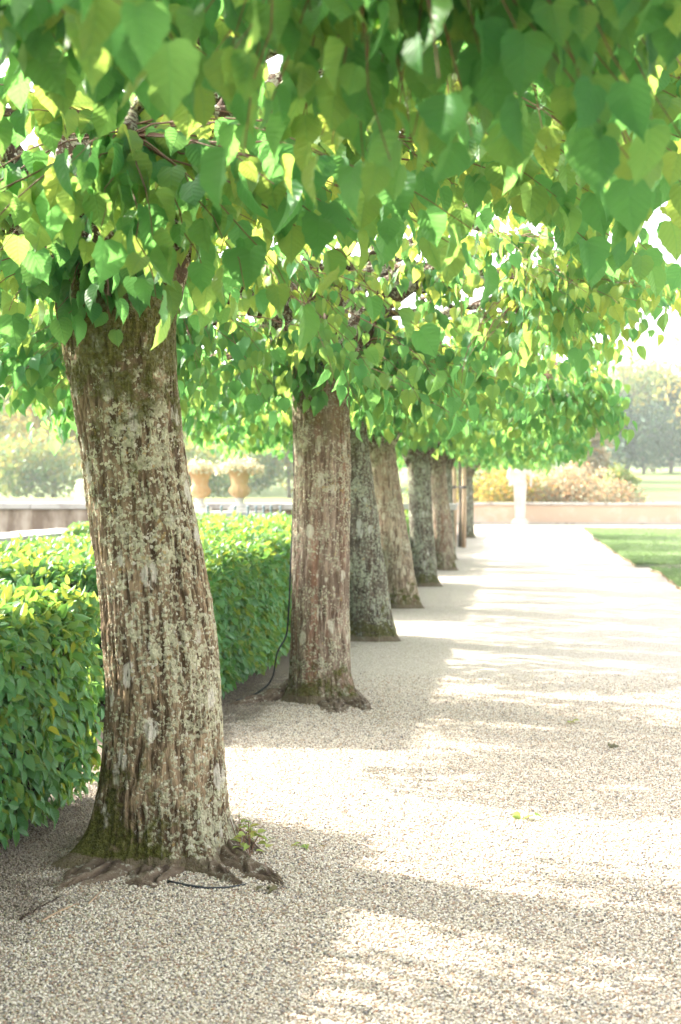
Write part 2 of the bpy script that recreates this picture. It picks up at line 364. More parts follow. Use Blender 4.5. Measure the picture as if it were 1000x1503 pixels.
M['sapling'] = plain('sapling_bark', (0.14,0.12,0.09), 0.85, 0.3, 14)
M['flower'] = leaf_mat('pale_flower', (0.34,0.38,0.22), (0.50,0.50,0.36), (0.6,0.57,0.45), (0.5,0.5,0.33), 0.3, 0.6, False)

# ------------------------------------------------------------------ leaf templates
def lime_template(detail=2):
    """heart-shaped leaf, petiole joint at origin, blade along +y, normal +z; returns V, F(tris), uv"""
    if detail >= 2:
        ts = [0.0, 0.07, 0.16, 0.26, 0.37, 0.48, 0.58, 0.68, 0.77, 0.85, 0.92, 1.0]
        ws = [0.15, 0.33, 0.425, 0.465, 0.465, 0.435, 0.38, 0.305, 0.21, 0.105, 0.035, 0.0]
    elif detail == 1:
        ts = [0.0, 0.12, 0.32, 0.56, 0.78, 1.0]; ws = [0.17, 0.385, 0.47, 0.385, 0.17, 0.0]
    else:
        ts = [0.0, 0.22, 0.6, 1.0]; ws = [0.28, 0.5, 0.36, 0.0]
    V = []; F = []; n = len(ts)
    for i, (t, w) in enumerate(zip(ts, ws)):
        j = 1 + (0.05 if i % 2 else -0.03)*(1 if detail >= 2 and 0 < i < n-1 else 0)
        back = -0.085*(1-t/0.2) if t < 0.2 else 0.0
        for x in ((-w*j, -w*0.52, 0.0, w*0.5, w*0.94*j) if detail >= 1 else (-w, 0.0, w)):
            ax = abs(x)
            z = 0.52*ax - 0.50*ax*ax*(0.6+t) - 0.36*t*t*1.0 + (0.02*math.sin(t*23)*ax*2 if detail >= 2 else 0)
            V.append((x, t + back*(min(1, ax/0.2)) - 0.0, z))
    c = 5 if detail >= 1 else 3
    for i in range(n-1):
        for k in range(c-1):
            a, b, d, e = i*c+k, i*c+k+1, (i+1)*c+k+1, (i+1)*c+k
            if i == n-2:
                if k == 0 or True: F.append((a, b, (i+1)*c+c//2))
            else: F.append((a, b, d)); F.append((a, d, e))
    V = np.array(V); return V, np.array(F), V[:, :2].copy()
def oval_template(detail=1):
    """pointed oval leaf with a folded midrib (hornbeam)"""
    ts = [0.0, 0.14, 0.38, 0.65, 0.86, 1.0] if detail else [0.0, 0.33, 0.68, 1.0]
    ws = [0.0, 0.19, 0.285, 0.235, 0.11, 0.0] if detail else [0.0, 0.28, 0.22, 0.0]
    V = []; F = []; n = len(ts)
    for t, w in zip(ts, ws):
        for x in (-w, 0.0, w): V.append((x, t, 0.35*abs(x) - 0.16*t*t))
    for i in range(n-1):
        for k in range(2):
            a, b, d, e = i*3+k, i*3+k+1, (i+1)*3+k+1, (i+1)*3+k
            if i == 0: F.append((1, d, e))
            elif i == n-2: F.append((a, b, (i+1)*3+1))
            else: F.append((a, b, d)); F.append((a, d, e))
    V = np.array(V); return V, np.array(F), V[:, :2].copy()
LIME = [lime_template(d) for d in (0, 1, 2)]
OVAL = [oval_template(d) for d in (0, 1)]

def frames(axis, nrm):
    y = axis/np.linalg.norm(axis, axis=1)[:, None]
    z = nrm - (nrm*y).sum(1)[:, None]*y; z /= np.linalg.norm(z, axis=1)[:, None]+1e-9
    x = np.cross(y, z); return np.stack([x, y, z], axis=2)          # columns
def leaves_mesh(name, tmpl, P, Fr, S, rnd, mat):
    V, F, uv = tmpl; n = len(P)
    W = np.einsum('nij,vj->nvi', Fr, V)*S[:, None, None] + P[:, None, :]
    FF = (F[None] + (np.arange(n)*len(V))[:, None, None]).reshape(-1, 3)
    return mesh_np(name, W.reshape(-1, 3), FF, True, np.tile(uv, (n, 1)), {'rnd': np.repeat(rnd, len(V))}, mat)
_leafdata = {}
def leaf_variants(key, tmpl, mat, n=12):
    if key not in _leafdata:
        out = []
        for q in range(n):
            V, F, uv = tmpl; V = V.copy()
            gv = np.random.default_rng(q+31*len(V)); x, y = V[:, 0].copy(), V[:, 1].copy()
            V[:, 2] += gv.uniform(-0.35, 0.45)*np.abs(x) + gv.uniform(-0.45, 0.25)*y*y + gv.uniform(-0.5, 0.5)*x*y + 0.05*np.sin(y*gv.uniform(5, 11)+q)*np.abs(x)*2
            V[:, 0] = x*gv.uniform(0.86, 1.12) + gv.uniform(-0.10, 0.10)*y*y
            V[:, 0] += np.where(np.abs(x) > 0.06, np.sign(x)*0.014*np.sin(y*41+q), 0)
            out.append(mesh_np('leaf', V, F, True, uv, None, mat))
        _leafdata[key] = out
    return _leafdata[key]
def leaf_objects(parent, key, tmpl, mat, P, Fr, S, tint=None):
    if tint is None: tint = rng.random(len(P))
    vs = leaf_variants(key, tmpl, mat)
    for q in range(len(P)):
        o = bpy.data.objects.new('leaf', vs[q % len(vs)]); COL.objects.link(o); o.parent = parent
        m = np.eye(4); m[:3, :3] = Fr[q]*S[q]; m[:3, 3] = P[q]; o.matrix_local = Matrix(m.tolist()); o.color = (float(tint[q]), 0, 0, 1)

# ------------------------------------------------------------------ ground
def grid_mesh(name, x0, x1, nx, y0, y1, ny, zf, mat):
    X, Y = np.meshgrid(np.linspace(x0, x1, nx), np.linspace(y0, y1, ny)); Z = zf(X, Y)
    V = np.stack([X, Y, Z], -1).reshape(-1, 3); i = np.arange(ny-1)[:, None]*nx + np.arange(nx-1)[None]
    F = np.stack([i, i+1, i+1+nx, i+nx], -1).reshape(-1, 4); return mesh_np(name, V, F, True, None, None, mat)
def terrain_z(X, Y):
    r = np.clip((Y-75)/90, 0, 1); rise = r*r*(3-2*r)*2.9
    far = np.clip((np.hypot(X, Y)-170)/500, 0, 1)*14
    return -0.06 + rise + far + 0.25*np.clip((Y-70)/40, 0, 1)*np.sin(X*0.05)*np.cos(Y*0.04)
tag(link('ground', grid_mesh('ground', -420, 420, 121, -120, 420, 121, terrain_z, M['field'])), kind='structure')
gx0, gx1, gy0, gy1 = -12.0, 14.0, -8.0, 54.4
def gz(X, Y): return 0.012*fbm(np.stack([X*0.7, Y*0.7, 0*X], -1), 3, 5)*np.clip((20-Y)/10, 0, 1)
tag(link('gravel_path', grid_mesh('gravel_path', gx0, gx1, 105, gy0, gy1, 251, gz, M['gravel'])), kind='structure')

# loose pebbles lying on the path where single stones can be seen
def pebbles():
    N = 380000
    d = 2.9 + (11.5-2.9)*rng.random(N)**0.8
    a = (rng.random(N)-0.5)*0.60
    x = d*(a*1.0) ; P = np.stack([x*math.cos(YAW)-d*math.sin(YAW), x*math.sin(YAW)+d*math.cos(YAW), np.zeros(N)], -1)
    keep = rng.random(N) < np.clip((11.5-d)/4.0, 0, 1)*np.clip(d/4.5, 0, 1)
    keep &= P[:, 0] > -2.15
    P = P[keep]; P[:, 2] = gz(P[:, 0], P[:, 1]) + 0.0015 + 0.004*rng.random(len(P))
    me = bpy.data.meshes.new('gravel_pebbles'); me.vertices.add(len(P)); me.vertices.foreach_set('co', P.astype(np.float32).ravel()); me.update()
    o = tag(link('gravel_pebbles', me), 'loose rounded cream and grey pebbles covering the near path', 'gravel', kind='stuff')
    g = bpy.data.node_groups.new('pebble_scatter', 'GeometryNodeTree')
    g.interface.new_socket('Geometry', in_out='INPUT', socket_type='NodeSocketGeometry')
    g.interface.new_socket('Geometry', in_out='OUTPUT', socket_type='NodeSocketGeometry')
    N_ = g.nodes; i = N_.new('NodeGroupInput'); out = N_.new('NodeGroupOutput')
    ico = N_.new('GeometryNodeMeshIcoSphere'); ico.inputs['Radius'].default_value = 1.0; ico.inputs['Subdivisions'].default_value = 1
    sm = N_.new('GeometryNodeSetShadeSmooth'); mt = N_.new('GeometryNodeSetMaterial'); mt.inputs['Material'].default_value = M['pebble']
    ip = N_.new('GeometryNodeInstanceOnPoints')
    rr = N_.new('FunctionNodeRandomValue'); rr.data_type = 'FLOAT_VECTOR'; rr.inputs[0].default_value = (-0.6, -0.6, 0); rr.inputs[1].default_value = (0.6, 0.6, 6.28)
    rs = N_.new('FunctionNodeRandomValue'); rs.data_type = 'FLOAT_VECTOR'; rs.inputs[0].default_value = (0.0030, 0.0025, 0.0019); rs.inputs[1].default_value = (0.0068, 0.0053, 0.0044); rs.inputs['Seed'].default_value = 4
    L = g.links.new
    L(i.outputs[0], ip.inputs['Points']); L(ico.outputs[0], sm.inputs[0]); L(sm.outputs[0], mt.inputs[0]); L(mt.outputs[0], ip.inputs['Instance'])
    L(rr.outputs[0], ip.inputs['Rotation']); L(rs.outputs[0], ip.inputs['Scale']); L(ip.outputs[0], out.inputs[0])
    md = o.modifiers.new('scatter', 'NODES'); md.node_group = g
pebbles()

# ------------------------------------------------------------------ lawn panels with cut edges
def lawn_panel(x0, x1, y0, y1, seed):
    ny = max(8, int((y1-y0)*5)); ys = np.linspace(y0, y1, ny)
    e = x0 + 0.07*fbm(np.stack([ys*0.0+seed, ys*1.1, 0*ys], -1), 4, 3)*2
    nx = 14; V = []; t = np.linspace(0, 1, nx)**1.6
    for k, y in enumerate(ys):
        V += [(e[k]-0.02, y, -0.01), (e[k]-0.015, y, 0.035)]
        for q in t:
            X = e[k]+q*(x1-e[k]); V.append((X, y, 0.062+0.01*math.sin(X*3+y*2)))
    V = np.array(V); c = nx+2
    # soften panel ends
    V[:, 2] = np.where((V[:, 1] <= y0+1e-6) | (V[:, 1] >= y1-1e-6), np.minimum(V[:, 2], 0.02), V[:, 2])
    i = np.arange(ny-1)[:, None]*c + np.arange(c-1)[None]
    F = np.stack([i, i+1, i+1+c, i+c], -1).reshape(-1, 4)
    me = mesh_np('lawn', V, F, False, None, None, M['lawn']); me.materials.append(M['soil'])
    mi = np.zeros(len(F), np.int32); mi[(np.arange(len(F)) % (c-1)) < 1] = 1; me.polygons.foreach_set('material_index', mi)
    o = tag(link('lawn', me), kind='structure')
    # grass blades
    n = int(min(42000, (y1-y0)*2600)); yy = y0+0.1+(y1-y0-0.2)*rng.random(n)**1.3; xx = np.interp(yy, ys, e)+rng.random(n)**2.2*5.0-0.02
    B = np.stack([xx, yy, np.full(n, 0.055)], -1); h = 0.03+0.035*rng.random(n); az = rng.random(n)*6.283; w = 0.006+0.006*rng.random(n)
    side = np.stack([np.cos(az), np.sin(az), 0*az], -1)*w[:, None]
    tip = B + np.stack([0.03*rng.normal(size=n), 0.03*rng.normal(size=n), h], -1)
    W = np.stack([B-side, B+side, tip], 1).reshape(-1, 3); FF = np.arange(n*3).reshape(-1, 3)
    g = link('grass', mesh_np('grass', W, FF, False, None, {'rnd': np.repeat(rng.random(n), 3)}, M['blade']), o); g['kind'] = 'stuff'
lawn_panel(2.27, 13.5, 14.0, 25.2, 1.0)
lawn_panel(2.06, 13.5, 26.4, 40.6, 2.0)
lawn_panel(3.7, 13.5, 41.9, 43.2, 3.0)
lawn_panel(2.08, 13.5, 43.3, 48.6, 4.0)
lawn_panel(2.07, 3.6, 40.7, 43.25, 5.0)

# ------------------------------------------------------------------ end wall with coping stones
def end_wall():
    w = empty('end_wall', (0, 54.9, 0)); tag(w, 'long low salmon plastered wall with grey coping across the path end', 'wall')
    m = MB(); m.box((1.0, 0.13, 0.36), (30.0, 0.3, 0.74)); m.build('wall_face', M['plaster'], w)
    m = MB(); m.box((1.0, -0.06, 0.035), (30.0, 0.1, 0.07)); m.build('plinth', M['coping'], w)
    x = -14.0
    while x < 16:
        l = random.uniform(0.95, 1.35); mm = MB(); mm.box((x+l/2, 0.13, 0.785+random.uniform(-0.006, 0.006)), (l-0.014, 0.46, 0.10), bevel=0.018, jit=0.003); mm.build('coping_stone', M['coping'], w); x += l
end_wall()

# ------------------------------------------------------------------ herm statue
def herm():
    h = empty('herm_statue', (-0.06, 54.2, 0)); tag(h, 'pale stone herm statue on a tapering pillar before the low wall', 'statue')
    m = MB(); m.box((0, 0, 0.06), (0.64, 0.55, 0.12), bevel=0.015); m.box((0, 0, 0.17), (0.54, 0.46, 0.10), bevel=0.025, taper=0.86); m.build('plinth', M['statue'], h)
    bm = bmesh.new(); bmesh.ops.create_cube(bm, size=1)
    for v in bm.verts:
        t = v.co.z+0.5; v.co.x *= 0.36+0.15*t; v.co.y *= 0.30+0.10*t; v.co.z = 0.215+t*1.28
    bmesh.ops.bevel(bm, geom=list(bm.edges), offset=0.02, segments=2, affect='EDGES')
    me = bpy.data.meshes.new('pillar'); bm.to_mesh(me); bm.free(); link('pillar', me, h, M['statue'])
    # bust: one continuous surface
    bm = bmesh.new()
    def ball(c, r, sc=(1,1,1)):
        g = bmesh.ops.create_icosphere(bm, subdivisions=3, radius=1)
        for v in g['verts']: v.co = Vector((v.co.x*r*sc[0]+c[0], v.co.y*r*sc[1]+c[1], v.co.z*r*sc[2]+c[2]))
    def limb(a, b, ra, rb):
        for k in range(9): t = k/8; ball(tuple(Vector(a).lerp(Vector(b), t)), ra+(rb-ra)*t)
    ball((0,0,1.58), 0.24, (1.05,0.8,0.8)); ball((0,0,1.78), 0.25, (1.0,0.72,0.95)); ball((0,0,1.98), 0.26, (1.12,0.68,0.7))
    limb((0,0,2.1), (0,-0.02,2.24), 0.085, 0.075)
    ball((0,-0.03,2.36), 0.125, (0.9,1.0,1.2)); ball((0,-0.15,2.35), 0.03); ball((0,0.02,2.42), 0.125, (1.05,1.05,0.9))
    limb((-0.27,0,2.05), (-0.42,-0.05,1.80), 0.10, 0.08); limb((-0.42,-0.05,1.80), (-0.36,-0.16,2.12), 0.075, 0.055); ball((-0.36,-0.17,2.18), 0.06)
    limb((0.27,0,2.05), (0.43,-0.04,1.84), 0.10, 0.08); limb((0.43,-0.04,1.84), (0.33,-0.2,2.10), 0.075, 0.055); ball((0.33,-0.2,2.15), 0.06)
    for k in range(7): limb((-0.42+0.05*k*0.5,-0.10+0.015*k,2.02-0.02*k), (-0.38+0.05*k,-0.12,1.48+0.03*(k % 3)), 0.05, 0.035)   # hanging drapery
    for k in range(6): limb((-0.22+0.08*k,-0.17,1.62), (-0.18+0.08*k,-0.15,1.42+0.04*(k % 2)), 0.045, 0.03)
    limb((0.42,-0.08,1.95), (0.40,-0.06,1.45), 0.06, 0.045)
    me = bpy.data.meshes.new('bust'); bm.to_mesh(me); bm.free(); o = link('bust', me, h, M['statue'])
    md = o.modifiers.new('remesh', 'REMESH'); md.mode = 'VOXEL'; md.voxel_size = 0.022; md.use_smooth_shade = True
herm()

# ------------------------------------------------------------------ left garden: walls, upper lawn, urns
def left_garden():
    w = empty('retaining_wall', (-12, 27.0, 0)); tag(w, 'stained old retaining wall with grey coping below the upper lawn', 'wall')
    m = MB(); m.box((0, 0.25, 0.51), (20, 0.45, 1.02)); m.build('wall_face', M['old_stone'], w)
    x = -10
    while x < 10:
        l = random.uniform(0.9, 1.3); mm = MB(); mm.box((x+l/2, 0.22, 1.09), (l-0.015, 0.56, 0.12), bevel=0.02, jit=0.004); mm.build('coping_stone', M['grey_coping'], w); x += l
    def uz(X, Y): return 1.10+0.02*np.sin(X+Y)
    tag(link('upper_lawn', grid_mesh('upper_lawn', -60, -2.6, 40, 27.5, 44, 20, uz, M['upper_lawn'])), kind='structure')
    m = MB(); m.box((-31.3, 44.0, 0.5), (57.4, 0.3, 1.18)); b = m.build('lawn_bank', M['upper_lawn']); tag(b, kind='structure')
    b2 = MB(); b2.box((-2.75, 35.6, 0.5), (0.3, 16.5, 1.18)); tag(b2.build('lawn_bank', M['upper_lawn']), kind='structure')
    # low mossy wall of the basin
    A = gnd(-45, 793, 0.86); B = gnd(150, 776, 0.86); d = (B-A); L = d.length; rz = math.atan2(d.y, d.x)
    w2 = empty('basin_wall', (A.x, A.y, 0)); w2.rotation_euler = (0, 0, rz); tag(w2, 'low mossy green block wall with pale coping behind the hedges', 'wall')
    x = 0
    while x < L:
        l = random.uniform(0.32, 0.5)
        for z, hh in ((0.20, 0.38), (0.58, 0.36)):
            mm = MB(); mm.box((x+l/2, 0.26+random.uniform(-0.01, 0.01), z), (l-0.012, 0.5, hh), bevel=0.015, jit=0.004); mm.build('stone_block', M['mossy'], w2)
        mm = MB(); mm.box((x+l/2, 0.36, 0.815), (l-0.01, 0.8, 0.085), bevel=0.015, jit=0.003); mm.build('coping_stone', M['grey_coping'], w2)
        x += l
    # urns on piers
    def urn(px, Y, lab):
        b = at(px, 750, Y); s = 0.98
        pier = empty('stone_pier', (b.x, b.y, 0)); tag(pier, 'pale stone pier carrying ' + lab, 'pier', 'urn piers')
        m = MB(); m.box((0, 0, b.z/2-0.05), (0.62, 0.62, b.z-0.10), bevel=0.02); m.build('shaft', M['urn_pier'], pier)
        m = MB(); m.box((0, 0, b.z-0.05), (0.74, 0.74, 0.098), bevel=0.025); m.build('cap', M['urn_pier'], pier)
        u = empty('garden_urn', (b.x, b.y, b.z)); tag(u, lab, 'urn', 'terracotta urns on the terrace')
        m = MB(); m.box((0, 0, 0.03), (0.34, 0.34, 0.06), bevel=0.01)
        m.lathe([(0.16,0.06),(0.165,0.085),(0.12,0.10),(0.075,0.14),(0.06,0.18),(0.085,0.195),(0.085,0.215),(0.06,0.225)], (0,0,0), 28); m.build('foot', M['urn_pier'], u, True)
        gad = lambda z, a: 0.075*abs(math.cos(a*6))*max(0, 1-abs(z-0.34)/0.12)
        m = MB(); m.lathe([(0.055,0.215),(0.10,0.235),(0.16,0.29),(0.182,0.34),(0.175,0.39),(0.145,0.43),(0.138,0.47),(0.15,0.55),(0.175,0.62),(0.21,0.67),(0.245,0.69),(0.25,0.715),(0.225,0.72),(0.19,0.66),(0.05,0.60)], (0,0,0), 72, gad); m.build('bowl', M['urn'], u, True)
        f = empty('urn_plant', (b.x, b.y, b.z+0.70)); tag(f, 'pale trailing flowers filling ' + lab, 'flowers', 'flowers in the urns')
        n = 700; th = rng.random(n)*6.283; rr = 0.42*np.sqrt(rng.random(n)); z = 0.02+0.16*(1-(rr/0.42)**2)*rng.random(n)+0.03*rng.normal(size=n)-0.14*np.clip(rr-0.27, 0, 1)
        P = np.stack([rr*np.cos(th), rr*np.sin(th), z], -1); nv = rng.normal(size=(n, 3))+[0, 0, 1]; ax = rng.normal(size=(n, 3)); ax[:, 2] -= 0.2
        link('blossom', leaves_mesh('blossom', OVAL[0], P, frames(ax, nv), 0.05+0.05*rng.random(n), rng.random(n), M['flower']), f)['kind'] = 'stuff'
        mm = MB()
        for k in range(9):
            a = k*0.698; mm.tube(bez((0, 0, -0.08), (0.12*math.cos(a), 0.12*math.sin(a), 0.12), (0.3*math.cos(a), 0.3*math.sin(a), 0.04), 5), 0.006, 4)
        mm.build('stem', M['twig'], f)
    urn(294, 24.4, 'terracotta urn half hidden by the thick lichened trunk')
    urn(352, 24.0, 'terracotta urn standing clear between the two nearest trunks')
    # low railing
    rl = empty('low_railing', tuple(Vector(at(362, 768, 23.0)).xy)+(0,)); tag(rl, 'low blue grey metal railing in front of the urn pier', 'railing')
    b0 = rl.location.copy(); xs = [at(px, 768, 23.0).x for px in (305, 325, 345, 364, 376, 387, 398, 412)]
    for x in xs:
        m = MB(); m.tube([(x-b0.x, 0, 0), (x-b0.x, 0, 1.13)], 0.018, 8); m.lathe([(0.02,0),(0.028,0.015),(0.02,0.03),(0.0,0.04)], (x-b0.x, 0, 1.13), 8); m.build('post', M['metal'], rl)
    for z in (0.5, 1.02):
        m = MB(); m.tube([(xs[0]-b0.x, 0, z), (xs[-1]-b0.x, 0, z)], 0.01, 6); m.build('rail', M['metal'], rl)
    # small finial on the terrace edge, half behind the trunk
    f = at(119, 737, 27.3); m = MB()
    m.box((0, 0, 0.06), (0.2, 0.2, 0.12), bevel=0.01); m.lathe([(0.07,0.12),(0.05,0.18),(0.10,0.26),(0.11,0.34),(0.06,0.40),(0.075,0.43),(0.03,0.46)], (0,0,0), 16)
    o = m.build('stone_finial', M['urn_pier'], None, True); o.location = (f.x, f.y, 1.155); tag(o, 'small stone finial standing on the stained retaining wall', 'finial')
left_garden()

# ------------------------------------------------------------------ hedges
def visible_rank(P, size, cell=5.0):
    """index of points that show in the photograph, largest first (simple depth buffer)"""
    px, py, c = project(P); ok = (c > 0.2) & (px > -15) & (px < 1015) & (py > -15) & (py < 1518)
    ix = np.clip((px/cell).astype(int)+4, 0, 400); iy = np.clip((py/cell).astype(int)+4, 0, 400)
    key = ix*500+iy; order = np.argsort(c); first = {}
    vis = np.zeros(len(P), bool)
    for q in order:
        if not ok[q]: continue
        k = key[q]
        if first.setdefault(k, c[q]) >= c[q]-0.04: vis[q] = True
    idx = np.nonzero(vis)[0]; return idx[np.argsort(-(size[idx]/c[idx]))]
def hedge(y0, y1, x1, width, h, label, dens, detail, n_obj, top_dens=None):
    root = empty('hedge', (x1-width/2, y0, 0)); tag(root, label, 'hedge', 'clipped hedge blocks along the row')
    L = y1-y0; o3 = np.array([x1-width/2, y0, 0])
    def patch(n, face):
        u, v = rng.random(n), rng.random(n); dp = np.abs(rng.normal(size=n))*0.06 - 0.03*(rng.random(n) > 0.85)
        if face == 'front': P = np.stack([width/2-dp, u*L, 0.10+v*(h-0.10)], -1); N = np.array([1, 0, 0.0])
        elif face == 'back': P = np.stack([-width/2+dp, u*L, 0.1+v*(h-0.1)], -1); N = np.array([-1, 0, 0.0])
        elif face == 'top': P = np.stack([(u-0.5)*width, v*L, h-dp], -1); N = np.array([0, 0, 1.0])
        elif face == 'near': P = np.stack([(u-0.5)*width, dp, 0.1+v*(h-0.1)], -1); N = np.array([0, -1, 0.0])
        else: P = np.stack([(u-0.5)*width, L-dp, 0.1+v*(h-0.1)], -1); N = np.array([0, 1, 0.0])
        bulge = 0.07*fbm((P+o3)*1.6, 3, 9)+0.035*fbm((P+o3)*5.0, 2, 12); P = P + N*bulge[:, None]
        # rounded shoulders
        if face == 'top':
            e = np.minimum(width/2-np.abs(P[:, 0]), np.minimum(P[:, 1], L-P[:, 1])); P[:, 2] -= 0.10*np.clip(1-e/0.16, 0, 1)**2
        else: P -= N*(0.09*np.clip(1-(h-P[:, 2])/0.2, 0, 1)**2)[:, None]
        out = N + rng.normal(size=(n, 3))*0.6
        if face == 'top': ax = rng.normal(size=(n, 3))*0.7 + [0.25, 0, 0.25]; nv = out + rng.normal(size=(n, 3))*0.2
        else: ax = np.array([0, 0, -0.75]) + N*0.45 + rng.normal(size=(n, 3))*[0.45, 0.65, 0.45]; nv = out + [0, 0, 0.55]
        return P, frames(ax, nv)
    td = top_dens or dens
    parts = [patch(int(dens*L*h), 'front'), patch(int(td*L*width), 'top'), patch(int(dens*0.9*width*h), 'near'), patch(int(dens*0.3*L*h), 'back'), patch(int(dens*0.5*width*h), 'far')]
    P = np.concatenate([a for a, b in parts]); Fr = np.concatenate([b for a, b in parts])
    S = (0.038+0.05*rng.random(len(P)))*(1.0 if detail else 1.25); rnd = np.clip(rng.random(len(P))*0.8 + 0.2*(rng.random(len(P)) > 0.9), 0, 0.999)
    fol = None; sel = np.zeros(len(P), bool)
    if n_obj:
        idx = visible_rank(P+o3, S, 7.0)[:n_obj]; sel[idx] = True
    fol = link('foliage', leaves_mesh('foliage', OVAL[detail], P[~sel], Fr[~sel], S[~sel], rnd[~sel], M['hedge_leaf']), root); fol['kind'] = 'stuff'
    if n_obj: leaf_objects(fol, 'oval', OVAL[1], M['hedge_leaf'], P[sel], Fr[sel], S[sel], rnd[sel])
    m = MB(); m.box((0, L/2, 0.10+(h-0.24)/2), (width-0.24, L-0.24, h-0.24), bevel=0.06); m.build('light_block_core', M['inner'], root)  # solid dark core added to block light, in place of the twigs inside
    for k in range(int(L/0.45)):
        m = MB(); y = 0.25+k*0.45; xx = random.uniform(-0.1, 0.1)+width/2-0.28
        m.tube([(xx, y, -0.02), (xx+random.uniform(-.03, .03), y, 0.08), (xx, y+random.uniform(-.05, .05), 0.25)], [0.016, 0.013, 0.012], 6); m.build('stem', M['twig'], root)
HX = -2.0
hedge(-2.5, 6.62, HX, 1.7, 1.0, 'clipped green hedge block beside the thick trunk with the mossy foot', 1900, 1, 300, 2100)
hedge(8.6, 14.55, HX, 2.2, 1.0, 'clipped green hedge block beside the trunk with the black cable', 1900, 1, 300, 2300)
hedge(16.3, 22.3, HX, 2.2, 1.0, 'clipped hedge block past the dark leaning trunk', 900, 0, 0)
hedge(24.0, 30.0, HX, 1.8, 1.0, 'clipped hedge block beside the sixth trunk of the row', 450, 0, 0)
hedge(31.7, 38.5, HX, 1.8, 1.0, 'clipped hedge block beside the staked young tree', 350, 0, 0)
hedge(18.0, 23.0, -4.7, 1.25, 0.97, 'long clipped hedge behind the front hedge blocks', 800, 0, 0, 1100)

# ------------------------------------------------------------------ lime trees
def trunk_mesh(prof, base, nth, nz, mat, flare, amp, seed, roots):
    """prof: list of (z, cx, cy, r) in tree space; roots: list of (angle, reach, width)"""
    pz = np.array([p[0] for p in prof]); zt = pz[-1]
    z = np.concatenate([np.linspace(-0.06, 0.3, nz//4, endpoint=False), np.linspace(0.3, zt, nz-nz//4)])
    cx = np.interp(z, pz, [p[1] for p in prof]); cy = np.interp(z, pz, [p[2] for p in prof]); r = np.interp(z, pz, [p[3] for p in prof])
    k = np.ones(9)/9
    sm = lambda a: np.convolve(np.pad(a, 4, mode='edge'), k, 'valid')
    cx, cy, r = sm(cx), sm(cy), sm(r)
    th = np.arange(nth)*2*math.pi/nth; T, Z = np.meshgrid(th, z); Rr = np.repeat(r[:, None], nth, 1)
    zz = np.clip(Z, 0, None)
    lob = np.zeros_like(T)
    for a, reach, w in roots:
        d = (T-a+math.pi) % (2*math.pi) - math.pi
        lob += reach*np.exp(-(d/w)**2)*(0.6*np.exp(-zz/0.05)+0.4*np.exp(-zz/0.16))
    Rr = Rr + flare*np.exp(-zz/0.16)*(0.6+0.4*np.sin(T*5+seed)) + lob
    U = np.stack([np.cos(T), np.sin(T), 0*T], -1)
    q = U*0.21
    q[..., 2] = Z
    wig = fbm(q*[3, 3, 2.2]+seed, 3, 1)
    big = fbm(q*[2.2, 2.2, 1.6]+seed*2, 3, 2)
    p2 = q*[44, 44, 4.6]+seed+wig[..., None]*[2.2, 2.2, 0.0]
    rd = 1-np.abs(vnoise(p2, 3))*1.9
    rd2 = 1-np.abs(vnoise(p2*[2.1, 2.1, 2.6]+5, 4))*1.8
    fine = fbm(q*[85, 85, 50]+seed, 3, 6)
    ridge = np.clip(0.62*rd+0.32*rd2+0.35*fine, -0.5, 1.1)
    side = np.clip(0.75+0.5*fbm(q*[4, 4, 1.0]+seed*3, 2, 8)*2, 0.25, 1.2)      # bark is rougher in places
    Rr = Rr + 0.028*big*np.clip(Rr/0.2, 0.3, 1.2) + amp*(ridge-0.5)*side
    P = np.stack([cx[:, None]+Rr*np.cos(T), cy[:, None]+Rr*np.sin(T), Z], -1).reshape(-1, 3)
    n0 = len(P); m = len(z)
    i = (np.arange(m-1)[:, None]*nth + np.arange(nth)[None]); j = (np.arange(m-1)[:, None]*nth + (np.arange(nth)[None]+1) % nth)
    F = np.stack([i, j, j+nth, i+nth], -1).reshape(-1, 4)
    P = np.concatenate([P, [[cx[-1], cy[-1], zt+0.06]]]); tris = np.stack([(m-1)*nth+np.arange(nth), (m-1)*nth+(np.arange(nth)+1) % nth, np.full(nth, n0), np.full(nth, n0)], -1)
    me = bpy.data.meshes.new('trunk')
    F3 = [tuple(f) for f in F.tolist()] + [tuple(t[:3]) for t in tris.tolist()]
    me.from_pydata(P.tolist(), [], F3); me.polygons.foreach_set('use_smooth', [True]*len(F3))
    a = me.attributes.new('ridge', 'FLOAT', 'POINT'); a.data.foreach_set('value', np.concatenate([np.clip(ridge*0.7+0.15, 0, 1).ravel(), [0.5]]).astype(np.float32))
    me.update(); me.materials.append(mat); return me

def limb_path(p0, p1, sag, m, wob, seed):
    P = bez(p0, (np.asarray(p0)+np.asarray(p1))/2+np.array([0, 0, sag]), p1, m)
    q = np.linspace(0, 4, m); n = np.stack([vnoise(np.stack([q+seed, q*0+k*7.1, q*0], -1), 11) for k in range(3)], -1)
    return P + n*wob*np.sin(np.linspace(0, math.pi, m))[:, None]

